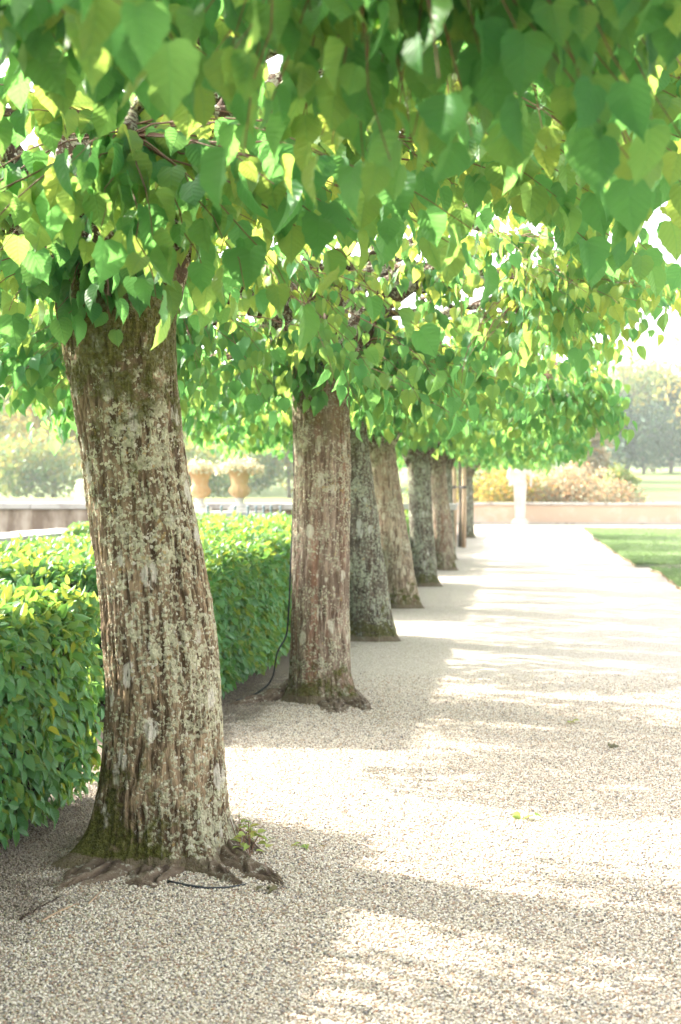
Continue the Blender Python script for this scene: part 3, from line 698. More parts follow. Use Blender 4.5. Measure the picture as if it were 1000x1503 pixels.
ALL = []          # leaves of every lime, for choosing the ones that show
def crown_data(fork, seed, zb=2.0, zt=3.15, xl=-2.35, xr=2.3, yl=-1.8, yr=1.8, n_tw=700, extra=None, leaf=0.105, zbf=None, thin=False, stems=(), lowf=0.74):
    """limbs, twigs and leaf transforms in tree space (origin at trunk foot)"""
    g = np.random.default_rng(seed); limbs = []; pts = []
    dirs = np.linspace(0, 2*math.pi, 8, endpoint=False)+g.normal(size=8)*0.18
    for k, a in enumerate(dirs):
        ex = (xr if math.cos(a) > 0 else -xl)*abs(math.cos(a))*0.80; ey = 0.8*2.0*abs(math.sin(a))
        e = np.array([math.copysign(ex, math.cos(a)), math.copysign(ey, math.sin(a)), 2.42+0.25*g.random()+0.5*(k % 2)])
        if zbf is not None: e[2] += 0.12+float(zbf(e[0:1], e[1:2])[0])
        e[:2] *= 0.92
        s = np.array([fork[0]+0.055*math.cos(a), fork[1]+0.055*math.sin(a), fork[2]-0.20])
        P = bez(s, np.array([s[0]+0.22*(e[0]-s[0]), s[1]+0.22*(e[1]-s[1]), max(e[2], s[2])+0.25+0.2*g.random()]), e, 12)+0.10*np.stack([vnoise(np.stack([np.linspace(0, 4, 12)+seed*3.3+k, np.zeros(12)+c*7.1, np.zeros(12)], -1), 11) for c in range(3)], -1)*np.sin(np.linspace(0, math.pi, 12))[:, None]
        rad = np.linspace(0.058+0.025*g.random(), 0.022, 12)*(1+0.25*g.random(12)); rad[-1] *= 1.5
        limbs.append((P, rad)); pts.append(P[2:])
        for q in range(4):
            i0 = 3+int(g.integers(0, 7)); aa = a+(1 if q % 2 else -1)*(0.5+0.6*g.random()); l = 0.6+0.6*g.random()
            e2 = P[i0]+np.array([math.cos(aa)*l, math.sin(aa)*l, 0.5*g.random()-0.12])
            P2 = limb_path(P[i0], e2, 0.08, 8, 0.10, seed+k*5+q); limbs.append((P2, np.linspace(0.034, 0.014, 8))); pts.append(P2[1:])
    # risers
    for q in range(5):
        a = g.random()*6.28; e = np.array([fork[0]+0.9*math.cos(a), fork[1]+0.8*math.sin(a), 3.2]); e[2] = 3.1; P = limb_path(np.array(fork)-[0, 0, 0.1], e, 0.1, 9, 0.1, seed+40+q)
        limbs.append((P, np.linspace(0.10, 0.03, 9))); pts.append(P[2:])
    for P, r0, r1 in stems:
        P = np.array(P, float); t_ = np.linspace(0, 1, len(P)); q_ = np.linspace(0, 1, 14); P = np.stack([np.interp(q_, t_, P[:, c]) for c in range(3)], -1)
        limbs.append((P, np.linspace(r0, r1, 14)*(1+0.12*g.random(14)))); pts.append(P[4:])
    Q = np.concatenate(pts)
    twP = []; twQ = []
    n = n_tw; xs = xl+(xr-xl)*g.random(n); ys = yl+(yr-yl)*g.random(n)
    # push a share to the outline
    k = g.random(n) < 0.30; s_ = g.random(n)
    xs = np.where(k & (s_ < 0.5), np.where(g.random(n) < 0.5, xl, xr)+g.normal(size=n)*0.15, xs); ys = np.where(k & (s_ >= 0.5), np.where(g.random(n) < 0.5, yl, yr)+g.normal(size=n)*0.15, ys)
    ex = np.maximum(np.abs(xs/np.where(xs > 0, xr, -xl)), 0); ey = np.abs(ys)/max(yr, 0.1)
    edge = np.clip(np.maximum(ex, ey), 0, 1.15)
    low = g.random(n) < lowf
    bot = zb + 0.16*fbm(np.stack([xs*0.9, ys*0.9, 0*xs+seed], -1), 2, 4)*2 - 0.12*(edge > 0.85)*g.random(n)
    if zbf is not None: bot = bot + zbf(xs, ys)
    top = zt - 0.55*np.clip(ey-0.3, 0, 1)**1.3 - 0.35*np.clip(ex-0.45, 0, 1)
    zz = np.where(low, bot+0.10+0.38*g.random(n)**1.3, bot+0.3+np.maximum(top-bot-0.3, 0.1)*g.random(n))
    cor = (np.clip(ex, 0, 1.2)**4+np.clip(ey, 0, 1.2)**4)**0.25; sh = np.where(cor > 1.05, 1.05/np.maximum(cor, 1e-3), 1.0); xs = xs*sh; ys = ys*sh
    T = np.stack([xs, ys, zz], -1)
    clump = fbm(T*1.3+seed, 2, 21); T = T[(clump > -0.20) | (g.random(n) < 0.35)]
    if thin: T = T[~((np.abs(T[:, 0]-fork[0]) < 0.42) & (T[:, 1] < 0.1) & (T[:, 1] > -1.3) & (g.random(len(T)) < 0.75))]
    if extra is not None: T = np.concatenate([T, np.asarray(extra, float)])
    tw = []; LP = []; LA = []; LN = []; LS = []
    for q, p in enumerate(T):
        d = np.linalg.norm((Q-p)*[1, 1, 1.9], axis=1); i = int(np.argmin(d+0.25*g.random(len(Q)))); b = Q[i]; v = p-b; l = np.linalg.norm(v)+1e-6
        if l > 1.0: b = p - v/l*1.0; l = 1.0; v = p-b
        mid = (b+p)/2+np.array([0, 0, 0.10*l+0.05])+g.normal(size=3)*0.05*l
        m = 9 if l > 0.35 else 6; path = bez(b, mid, p, m); path[1:-1] += g.normal(size=(m-2, 3))*0.008; tw.append((path, np.linspace(0.0040, 0.0014, m)))
        nl = int(7+g.integers(0, 4)); span = min(1.0, 0.62/l)
        for j in range(nl):
            t = 1-span*(j+0.2*g.random())/nl; c = (1-t)**2*b+2*t*(1-t)*mid+t*t*p
            tan = 2*(1-t)*(mid-b)+2*t*(p-mid); tan /= np.linalg.norm(tan)+1e-9
            sd = np.cross(tan, [0, 0, 1.0]); sd /= np.linalg.norm(sd)+1e-6; sd *= (1 if j % 2 else -1)
            out = sd*0.75+tan*0.45+g.normal(size=3)*0.3
            pet = out/np.linalg.norm(out)*0.035+np.array([0, 0, -0.012]); o = c+pet
            droop = 0.55+0.75*g.random()
            ax = out*0.55+np.array([0, 0, -droop])+g.normal(size=3)*0.2
            nv = out*np.array([0.75, 0.75, 0.2])+np.array([0, 0, 0.65])+g.normal(size=3)*0.35
            LP.append(o); LA.append(ax); LN.append(nv); LS.append(leaf*(0.62+0.62*g.random()*(0.75+0.25*t)))
    P = np.array(LP); Fr = frames(np.array(LA), np.array(LN)); S = np.array(LS)
    r = g.random(len(P)); up = np.clip((P[:, 2]-2.35)/0.35, 0, 1)*(leaf > 0.1); rnd = np.clip(r*(0.72+0.28*up)+0.30*up*g.random(len(P)), 0, 0.999)   # upper leaves tinted yellower: young shoots, and sunlight put into the colour
    S = S*(1-0.15*up)
    # petioles ride with the twigs
    return dict(limbs=limbs, twigs=tw, P=P, Fr=Fr, S=S, rnd=rnd)
def twig_mesh(tw, mat):
    V = []; F = []; n = 0
    for path, rad in tw:
        v, f = tube_np(path, rad, 3, False); V.append(v); F.append(np.array(f)+n); n += len(v)
    return mesh_np('twigs', np.concatenate(V), np.concatenate(F), True, None, None, mat)

def px_profile(base, rows, Y):
    """rows of (pixel y, pixel centre x, pixel half width) on the plane through the trunk"""
    out = []
    for (py, pxc, hw) in rows:
        c = at(pxc, py, Y); e = at(pxc+hw, py, Y); out.append((c.z, c.x-base.x, 0.0, (e-c).length))
    out.sort(); return out
def standard_profile(lean, r0, r1, top=2.3, ly=0.0):
    return [(-0.1, 0, 0, r0*1.08), (0.0, 0, 0, r0*1.06), (0.3, lean*0.12, 0, r0), (1.0, lean*0.42, ly*0.4, (r0*0.6+r1*0.4)), (1.7, lean*0.72, ly*0.7, r1), (top, lean, ly, r1*0.96)]

def lime_tree(base, prof, label, bark, res, crown, n_obj, leaf_detail, roots, flare=0.03, amp=0.016, seed=1.0, mesh_cache=None):
    root = empty('lime_tree', tuple(base)); tag(root, label, 'tree', 'limes along the path')
    o = link('trunk', trunk_mesh(prof, base, res[0], res[1], bark, flare, amp, seed, roots), root)
    for P, rad in crown['limbs']:
        V, F = tube_np(P, rad, 9)
        me = bpy.data.meshes.new('limb'); me.from_pydata(V.tolist(), [], F); me.polygons.foreach_set('use_smooth', [True]*len(me.polygons)); me.materials.append(M['limb']); me.update()
        link('limb', me, root)
    link('twigs', twig_mesh(crown['twigs'], M['twig']), root)['kind'] = 'stuff'
    ALL.append(dict(root=root, c=crown, base=np.array(base), n=n_obj, d=leaf_detail))
    return root
def finish_leaves():
    W = np.concatenate([a['c']['P']+a['base'] + a['c']['Fr'][:, :, 1]*a['c']['S'][:, None]*0.5 for a in ALL]); S = np.concatenate([a['c']['S'] for a in ALL])
    own = np.concatenate([np.full(len(a['c']['P']), i) for i, a in enumerate(ALL)]); off = np.cumsum([0]+[len(a['c']['P']) for a in ALL])
    idx = visible_rank(W, S, 6.0)
    for i, a in enumerate(ALL):
        c = a['c']; sel = np.zeros(len(c['P']), bool)
        if a['n']: sel[(idx[own[idx] == i] - off[i])[:a['n']]] = True
        me = leaves_mesh('crown', LIME[a['d']], c['P'][~sel], c['Fr'][~sel], c['S'][~sel], c['rnd'][~sel], M['lime_leaf'])
        cr = link('crown', me, a['root']); cr['kind'] = 'stuff'
        if a['n']: leaf_objects(cr, 'lime%d' % (2 if a['d'] == 2 else 1), LIME[2 if a['d'] == 2 else 1], M['lime_leaf'], c['P'][sel], c['Fr'][sel], c['S'][sel], c['rnd'][sel])

def ring(n, cx):
    g = np.random.default_rng(n); return [(cx+0.42*math.cos(-2.7+2.3*k/n)+0.05*g.normal(), 0.40*math.sin(-2.7+2.3*k/n), 2.12+0.16*g.random()) for k in range(n)]
TX = -1.39
TY = [1.75, 5.62, 9.86, 13.72, 17.45, 21.2, 25.2, 28.75]
g0 = np.random.default_rng(5); ex0 = []
for k in range(190):
    Yk = 2.6+1.15*g0.random(); px_ = -30+1060*g0.random(); p = at(px_, -60+(300 if px_ > 330 else 190)*g0.random()**1.2, Yk); ex0.append((p.x-TX+0.05, p.y-TY[0], p.z))
# nearest tree: its trunk stands outside the frame, its crown hangs into the top
b = Vector((TX-0.05, TY[0], 0))
lime_tree(b, standard_profile(-0.15, 0.23, 0.2), 'lime tree whose leaves hang large and blurred over the top of the view', BARK[0], (48, 90),
          crown_data((-0.15, 0, 2.3), 11, n_tw=640, zb=2.10, zt=3.4, lowf=0.5, zbf=lambda x, y: 0.30*np.clip((y-0.3)/0.6, 0, 1)*np.clip((1.0-x)/0.4, 0, 1), extra=ex0, leaf=0.092), 300, 2, [(0.3, 0.3, 0.3), (2.5, 0.3, 0.3)], seed=4.0)
b = Vector((at(238, 1262, TY[1]).x, TY[1], 0))
p1 = px_profile(b, [(1300,238,92),(1262,238,92),(1200,237,90),(1100,237,86),(1000,235,82),(900,228,79),(800,215,79),(700,203,79),(600,189,77),(500,177,79),(450,174,84),(415,176,88),(385,178,84)], TY[1])
g0 = np.random.default_rng(6); ex1b = []
for k in range(50):
    Yk = 4.2+2.0*g0.random(); p = at(290+720*g0.random(), 150+170*g0.random(), Yk); ex1b.append((p.x-b.x, p.y-b.y, p.z))
def tp(px, py, dy=0.0): p = at(px, py, TY[1]+dy); return (p.x-b.x, p.y-b.y, p.z)
stems1 = [([tp(140, 440), tp(128, 380), tp(112, 290), tp(108, 180, -0.05), tp(90, 60, -0.1)], 0.125, 0.06), ([tp(222, 440), tp(240, 390), tp(262, 330, 0.05), tp(310, 250, 0.15), tp(390, 190, 0.3)], 0.12, 0.05)]
for k in range(26):
    Yk = 4.6+2.0*g0.random(); p = at(840+190*g0.random(), 240+150*g0.random(), Yk); ex1b.append((p.x-b.x, p.y-b.y, p.z))
ex1 = ex1b + [(-0.28+0.06*math.sin(k*2.2)-0.06*k*0.3, -0.32-0.05*(k % 3), 2.16+0.10*(k % 4)) for k in range(9)]
lime_tree(b, p1, 'thick lichen-speckled lime tree with mossy foot and roots spread over the gravel', BARK[1], (320, 560),
          crown_data((-0.25, 0, 2.42), 23, n_tw=820, zt=3.3, lowf=0.55, thin=True, stems=stems1, extra=ex1, zbf=lambda x, y: 0.34*np.clip((y-0.1)/0.6, 0, 1)+0.32*np.clip((x-0.05)/0.4, 0, 1)*np.clip((y+1.45)/0.3, 0, 1)+0.3*np.clip((x-1.3)/0.6, 0, 1)), 300, 2,
          [(3.75, 0.20, 0.30), (4.4, 0.06, 0.25), (5.55, 0.16, 0.22), (5.0, 0.05, 0.2), (2.7, 0.2, 0.3), (0.5, 0.15, 0.3)], 0.03, 0.017, 1.3)
b = Vector((at(474, 1022, TY[2]).x, TY[2], 0))
p2 = px_profile(b, [(1050,474,46),(1022,474,46),(980,471,43.5),(900,470,42),(800,471,40),(700,473,39.5),(600,472,40),(560,470,40),(535,468,38)], TY[2])
g0 = np.random.default_rng(9); ex2 = []
for k in range(120):
    Yk = 8.5+2.2*g0.random(); p = at(330+600*g0.random(), 300+180*g0.random(), Yk); ex2.append((p.x-b.x, p.y-b.y, p.z))
for k in range(40):
    Yk = 8.5+2.2*g0.random(); p = at(-20+150*g0.random(), 400+130*g0.random(), Yk); ex2.append((p.x-b.x, p.y-b.y, p.z))
lime_tree(b, p2, 'reddish barked lime tree with a black cable running up its trunk', BARK[2], (150, 320),
          crown_data((-0.03, 0, 2.35), 37, n_tw=900, zt=3.25, zbf=lambda x, y: 0.5*np.clip((x-1.25)/0.85, 0, 1), extra=ex2+ring(14, 0.0)), 300, 1, [(5.7, 0.20, 0.26), (3.5, 0.08, 0.3), (4.6, 0.03, 0.3), (1.5, 0.2, 0.3)], 0.03, 0.014, 6.1)
def far_tree(i, px, right, hw0, hw1, lab, bark, seed, n_obj, det, ntw):
    Y = TY[i]; yb = 0
    rows = []
    for (py, pr) in right:
        t = (right[0][0]-py)/(right[0][0]-right[-1][0]); hw = hw0+(hw1-hw0)*t; rows.append((py, pr-hw, hw))
    b = Vector((at(rows[0][1], rows[0][0], Y).x, Y, 0)); pr = px_profile(b, rows, Y); pr = [(-0.1,)+pr[0][1:]] + pr
    top = pr[-1]
    lime_tree(b, pr, lab, bark, (72, 150), crown_data((top[1], 0, top[0]+0.02), int(seed*10), n_tw=ntw, extra=ring(18, top[1])), n_obj, det, [(5.8, 0.10, 0.3), (3.6, 0.08, 0.3), (1.6, 0.1, 0.3)], 0.025, 0.013, seed)
far_tree(3, 548, [(935,580),(900,574),(800,560),(700,548),(620,537)], 33, 28, 'dark grey leaning lime tree next beyond the one with the cable', BARK[3], 7.7, 300, 1, 740)
far_tree(4, 592, [(886,614),(860,611),(800,602),(700,586),(650,578)], 26, 20, 'pale ochre barked lime tree, second beyond the one with the cable', BARK[4], 8.9, 300, 0, 680)
far_tree(5, 628, [(856,642),(800,638),(700,632),(668,629)], 19, 16, 'grey lime tree, third beyond the one with the cable', BARK[3], 10.3, 200, 0, 580)
far_tree(6, 653, [(832,668),(780,664),(700,656),(680,654)], 15, 13, 'reddish streaked lime tree, fourth beyond the one with the cable', BARK[2], 11.9, 100, 0, 600)
far_tree(7, 664, [(818,669),(780,668),(700,664),(680,663)], 12, 11, 'dark lime tree just in front of the staked young tree', BARK[3], 13.1, 0, 0, 560)
TY += [40.6]
far_tree(8, 690, [(786,696),(740,695),(690,694)], 6.5, 6, 'slender grey lime tree at the far end, beyond the staked young tree', BARK[3], 14.7, 0, 0, 560)
# staked young tree
def young_tree():
    Y = 34.6; x = at(676, 790, Y).x; root = empty('young_tree', (x, Y, 0)); tag(root, 'thin young lime tree held between wooden stakes', 'tree', 'limes along the path')
    m = MB(); m.tube([(0,0,-0.02),(0.01,0,0.9),(-0.02,0.01,1.7),(0,0,2.5)], [0.06,0.05,0.045,0.04], 10); m.build('trunk', M['sapling'], root, True)
    c = crown_data((0, 0, 2.3), 91, n_tw=420, xl=-1.8, xr=1.8, yl=-1.9, yr=1.9)
    for P, rad in c['limbs']:
        mm = MB(); mm.tube(P, rad*0.5, 6); mm.build('limb', M['sapling'], root, True)
    link('twigs', twig_mesh(c['twigs'], M['twig']), root)['kind'] = 'stuff'
    ALL.append(dict(root=root, c=c, base=np.array([x, Y, 0]), n=0, d=0))
    for px, yy, lb in ((667, Y+0.35, 'pale wooden stake behind the thin young lime tree'), (681, Y-0.3, 'brown wooden stake in front of the thin young lime tree')):
        X = at(px, 790, yy).x; s = empty('wooden_stake', (X, yy, 0)); tag(s, lb, 'stake', 'stakes of the young tree')
        m = MB(); m.tube([(0,0,-0.05),(0.01,0,1.1),(0,0.0,2.1)], [0.055,0.052,0.05], 12); m.build('post', M['stake'], s, True)
        m = MB(); m.lathe([(0.056,1.42),(0.062,1.43),(0.062,1.48),(0.056,1.49)], (0,0,0), 12); m.build('strap', M['strap'], s, True)
    st = MB(); a = at(667, 718, Y+0.35); e = at(681, 718, Y-0.3); st.tube([(a.x, Y+0.35, 1.45), (e.x, Y-0.3, 1.45)], 0.022, 6); o = st.build('cross_tie', M['strap'], root); o.matrix_parent_inverse = Matrix.Translation((-x, -Y, 0))
young_tree()
finish_leaves()

# ------------------------------------------------------------------ surface roots, cable, litter
def surface_root(parent_name_loc, pts, rad, mat): pass
T2 = [o for o in COL.objects if o.name.startswith('lime_tree')][2]; T1 = [o for o in COL.objects if o.name.startswith('lime_tree')][1]
def root_part(tree, path, W, H, mat, seed=0):
    """a root back that breaks the surface: path of ground points, half width and height along it"""
    P = np.array([[p[0]-tree.location.x, p[1]-tree.location.y] for p in path]); ns, nw = 60, 36
    t = np.linspace(0, 1, len(P)); q = np.linspace(0, 1, ns); C = np.stack([np.interp(q, t, P[:, k]) for k in range(2)], -1)
    kk = np.ones(9)/9; C = np.stack([np.convolve(np.pad(C[:, k], 4, mode='edge'), kk, 'valid') for k in range(2)], -1)
    T = np.gradient(C, axis=0); T /= np.linalg.norm(T, axis=1)[:, None]+1e-9; N = np.stack([-T[:, 1], T[:, 0]], -1)
    w = np.linspace(-1, 1, nw); wd = np.interp(q, t, W); h = np.interp(q, t, H)
    jag = 1+0.35*fbm(np.stack([q*6+seed, q*0, q*0], -1), 3, 31)*2
    X = C[:, None, :] + N[:, None, :]*(w[None, :, None]*(wd*jag)[:, None, None])
    S_ = np.repeat(q[:, None], nw, 1); W_ = np.repeat(w[None], ns, 0)
    f3 = np.stack([S_*9+seed, W_*2.5, 0*S_], -1); grain = 1-np.abs(vnoise(np.stack([S_*7+seed, W_*6.5+0.8*fbm(f3, 2, 3), 0*S_], -1), 41))*1.8
    Z = h[:, None]*(1-np.abs(W_)**2.2)*(1+0.55*fbm(f3, 3, 33)) + 0.010*(grain-0.5) + 0.004*fbm(np.stack([S_*60, W_*30, 0*S_], -1), 2, 35) - 0.006 - 0.02*(np.abs(W_) > 0.97) - 0.02*np.clip((S_-0.95)/0.05, 0, 1)
    V = np.concatenate([X, Z[..., None]], -1).reshape(-1, 3); i_ = np.arange(ns-1)[:, None]*nw + np.arange(nw-1)[None]
    F = np.stack([i_, i_+nw, i_+nw+1, i_+1], -1).reshape(-1, 4)
    link('root', mesh_np('root', V, F, True, None, {'ridge': np.clip(grain*0.6+0.2, 0, 1).ravel()}, mat), tree)
def root_mat():
    t = NT('root_bark'); p = t.obj(); r = t.n('Attribute', attribute_name='ridge').outputs['Fac']; n1 = t.noise(28, p, 6, 0.65); n2 = t.noise(140, p, 3)
    f = t.math('ADD', t.math('MULTIPLY', r, 0.45), t.math('MULTIPLY', n1, 0.6))
    c = t.ramp(f, [(0.25, (0.055,0.038,0.027)), (0.5, (0.14,0.10,0.07)), (0.8, (0.25,0.195,0.145))])
    c = t.mix(t.ramp(t.math('ADD', n1, t.math('MULTIPLY', n2, 0.3)), [(0.72, 0.0), (0.78, 0.8)]), c, (0.40,0.38,0.31))
    t.bsdf(c, 0.92, 0.15, t.bump(t.math('ADD', n1, t.math('MULTIPLY', n2, 0.5)), 0.9, 0.015)); return t.m
M['root'] = root_mat()
g1 = lambda *a: [gnd(x, y) for x, y in a]
root_part(T1, g1((250,1225),(190,1262),(130,1290),(62,1316)), [0.16,0.17,0.13,0.05], [0.15,0.08,0.04,0.0], M['root'], 1)
root_part(T1, g1((250,1230),(235,1275),(215,1296),(190,1310)), [0.14,0.13,0.12,0.05], [0.12,0.06,0.03,0.0], M['root'], 2)
root_part(T1, g1((290,1230),(345,1268),(385,1286),(428,1306)), [0.12,0.085,0.065,0.03], [0.15,0.06,0.035,0.0], M['root'], 3)
root_part(T1, g1((280,1240),(308,1275),(335,1294),(372,1305)), [0.10,0.06,0.04,0.02], [0.10,0.05,0.03,0.0], M['root'], 4)
root_part(T1, g1((320,1225),(350,1240),(372,1250),(395,1262)), [0.10,0.06,0.04,0.02], [0.10,0.06,0.03,0.0], M['root'], 5)
root_part(T2, g1((470,1005),(505,1022),(525,1034),(545,1044)), [0.14,0.13,0.09,0.03], [0.16,0.10,0.05,0.0], M['root'], 6)
root_part(T2, g1((470,1010),(490,1032),(492,1042),(494,1050)), [0.15,0.12,0.10,0.03], [0.10,0.04,0.02,0.0], M['root'], 7)
root_part(T2, g1((455,1005),(420,1024),(385,1028),(335,1036)), [0.12,0.085,0.06,0.03], [0.14,0.09,0.06,0.01], M['root'], 8)
cb = MB(); cy = TY[2]-0.02
pts = [at(x, y, cy) for x, y in ((441,560),(433,600),(431,660),(432,700),(430,760),(427,830),(424,900),(421,935))]
e1 = gnd(404, 985); e1.z = 0.19; e2 = gnd(372, 1024); e3 = gnd(345, 1031)
pts = [tuple(p) for p in pts] + [(pts[-1].x-0.06, cy-0.05, 0.34), (e2.x+0.12, e2.y+0.1, 0.10), (e2.x, e2.y, 0.012), (e3.x, e3.y, 0.010)]
pts = np.array(pts); q = np.linspace(0, len(pts)-1, 70); PP = np.stack([np.interp(q, np.arange(len(pts)), pts[:, k]) for k in range(3)], -1)
kk = np.ones(5)/5; PP = np.stack([np.convolve(np.pad(PP[:, k], 2, mode='edge'), kk, 'valid') for k in range(3)], -1)
cb.tube(PP, 0.0062, 8); tag(cb.build('power_cable', M['cable'], None, True), 'thin black cable running up the reddish trunk from the hedge foot', 'cable')

def stick(P, rad, mat, label, name='fallen_twig'):
    m = MB(); m.tube(P, np.linspace(rad, rad*0.5, len(P)), 6); tag(m.build(name, mat, None, True), label, 'twig')
def gl(pxs, z): return [tuple(gnd(x, y))[:2]+(z,) for x, y in pxs]
stick(gl([(246,1297),(275,1303),(305,1307),(335,1306),(362,1301)], 0.009), 0.006, M['cable'], 'dark bent twig lying at the mossy trunk foot')
stick(gl([(30,1352),(60,1334),(90,1318)], 0.008), 0.004, M['root'], 'pale brown twig lying left of the spread root')
stick(gl([(62,1355),(85,1342),(112,1330)], 0.008), 0.004, M['stake'], 'straw coloured twig lying below the spread root')
stick(gl([(130,1330),(142,1318),(153,1306)], 0.008), 0.0035, M['stake'], 'short thin twig beside the spread root')
def litter(px, py, n, label, mat, s):
    p = gnd(px, py); root = empty('fallen_leaves', (p.x, p.y, 0.006)); tag(root, label, 'leaves', 'leaf litter on the path')
    P = np.stack([rng.normal(size=n)*0.04, rng.normal(size=n)*0.03, 0.006+0.008*rng.random(n)], -1); nv = np.array([0, 0, 1.0])+rng.normal(size=(n, 3))*0.15; ax = rng.normal(size=(n, 3))*[1, 1, 0.08]
    leaf_objects(root, 'litter'+mat.name, LIME[1], mat, P, frames(ax, nv), s*(0.7+0.6*rng.random(n)))
M['dead'] = leaf_mat('dead_leaf', (0.10,0.09,0.05), (0.14,0.13,0.07), (0.2,0.16,0.08), (0.1,0.1,0.04), 0.15, 0.8, False)
M['litter'] = leaf_mat('fallen_green_leaf', (0.16,0.26,0.05), (0.24,0.32,0.07), (0.34,0.34,0.10), (0.3,0.4,0.06), 0.2, 0.6, False)
litter(768, 1200, 4, 'small clump of fallen green leaves on the sunlit edge of gravel', M['litter'], 0.045)
litter(898, 1098, 4, 'dark shrivelled leaves lying on the shaded gravel', M['dead'], 0.05)
litter(842, 1065, 2, 'two tiny green leaves far along the gravel', M['litter'], 0.045)
litter(448, 1247, 5, 'flat yellow green leaves on gravel beside the mossy trunk', M['litter'], 0.03)
litter(378, 1241, 5, 'fresh green leaves fallen against the trunk root', M['litter'], 0.035)
litter(392, 1308, 4, 'grey green leaf scraps by the dark bent twig', M['dead'], 0.035)
# weed by the trunk
def weed(px, py, label):
    p = gnd(px, py); root = empty('weed', (p.x, p.y, 0)); tag(root, label, 'plant')
    m = MB()
    for k in range(4):
        a = k*1.6; m.tube(bez((0,0,-0.01), (0.01*math.cos(a), 0.01*math.sin(a), 0.06), (0.04*math.cos(a), 0.03*math.sin(a), 0.10+0.02*k), 5), 0.0018, 4)
    m.build('stem', M['twig'], root)
    n = 16; z = 0.02+0.13*rng.random(n); a = rng.random(n)*6.28; r_ = 0.02+0.03*rng.random(n)
    P = np.stack([r_*np.cos(a), r_*np.sin(a), z], -1); ax = np.stack([np.cos(a), np.sin(a), 0.2+0*a], -1)
    leaf_objects(root, 'weed', OVAL[1], M['litter'], P, frames(ax, np.array([0, 0, 1.0])+rng.normal(size=(n, 3))*0.3), 0.03+0.02*rng.random(n))
weed(352, 1252, 'small green weed sprouting at the trunk foot')
weed(366, 1262, 'low reddish weed beside the right hand root')

# ------------------------------------------------------------------ background trees and shrubs
def foliage_mat(name, a, b, tr, tmix=0.35): return leaf_mat(name, a, b, tuple(min(1, x*1.3) for x in b), tr, tmix, 0.6, False)
BG = {'spring': foliage_mat('spring_foliage', (0.10,0.16,0.04), (0.15,0.21,0.06), (0.26,0.34,0.09)),
      'yellow': foliage_mat('yellow_foliage', (0.17,0.19,0.04), (0.24,0.24,0.06), (0.33,0.33,0.08)),
      'green': foliage_mat('green_foliage', (0.08,0.15,0.05), (0.13,0.21,0.07), (0.2,0.3,0.08)),
      'dark': foliage_mat('dark_foliage', (0.02,0.065,0.03), (0.035,0.10,0.045), (0.06,0.1,0.04), 0.2),
      'pale': foliage_mat('pale_foliage', (0.23,0.22,0.13), (0.30,0.285,0.185), (0.34,0.33,0.2))}
M['bgbark'] = plain('background_bark', (0.16,0.13,0.10), 0.9, 0.2, 3)
def bg_tree(x, y, h, w, kind, label, n=2600, leaf=0.32, shape='round', trunk=True, seed=0, group='trees beyond the garden', name='background_tree', z0=None, cat='tree'):
    g = np.random.default_rng(seed); zb = float(terrain_z(np.array([x]), np.array([y]))[0]) if z0 is None else z0
    root = empty(name, (x, y, zb)); tag(root, label, cat, group)
    cb = 0.22*h if shape == 'round' else (0.08*h if shape == 'cone' else 0.0)
    nc = 46 if shape != 'shrub' else 26; C = g.normal(size=(nc, 3)); C /= np.linalg.norm(C, axis=1)[:, None]; C *= (0.35+0.65*g.random(nc)**0.5)[:, None]
    if shape == 'cone': t = g.random(nc)**1.3; a = g.random(nc)*6.28; C = np.stack([np.cos(a)*(1-t)*g.random(nc)**0.4, np.sin(a)*(1-t)*g.random(nc)**0.4, t*2-1], -1)
    if shape == 'shrub': C[:, 2] = np.abs(C[:, 2])*2-1
    C = C*[w/2*0.82, w/2*0.82, (h-cb)/2*0.86]+[0, 0, cb+(h-cb)/2]
    cr = (0.16+0.13*g.random(nc))*w*(0.8 if shape == 'cone' else 1)
    i = g.integers(0, nc, n); d = g.normal(size=(n, 3)); d /= np.linalg.norm(d, axis=1)[:, None]; P = C[i]+d*(cr[i]*(0.55+0.45*g.random(n)**0.5))[:, None]*[1, 1, 0.8]
    P = P[P[:, 2] > 0.02]; n = len(P); nv = g.normal(size=(n, 3))+[0, 0, 0.6]; ax = g.normal(size=(n, 3))+[0, 0, -0.4]
    link('crown', leaves_mesh('crown', OVAL[0], P, frames(ax, nv), leaf*(0.6+0.8*g.random(n)), g.random(n), BG[kind]), root)['kind'] = 'stuff'
    m = MB(); lean = g.normal(size=2)*0.03*h
    m.tube([(0, 0, -0.2), (lean[0]*0.4, lean[1]*0.4, 0.3*h), (lean[0], lean[1], 0.85*h if shape != 'shrub' else 0.5*h)], [0.022*h+0.03, 0.016*h+0.02, 0.004*h+0.01], 8); m.build('trunk', M['bgbark'], root, True)
    for k in range(7 if shape != 'shrub' else 4):
        t = 0.25+0.07*k; c = C[int(g.integers(0, nc))]; mm = MB(); s = np.array([lean[0]*t, lean[1]*t, t*h if shape != 'shrub' else 0.1]); mm.tube(bez(s, (s+c)/2+[0, 0, 0.05*h], c, 6), np.linspace(0.008*h+0.01, 0.003*h, 6), 5); mm.build('limb', M['bgbark'], root, True)
    return root
def bgx(px, Y): return at(px, 712, Y).x
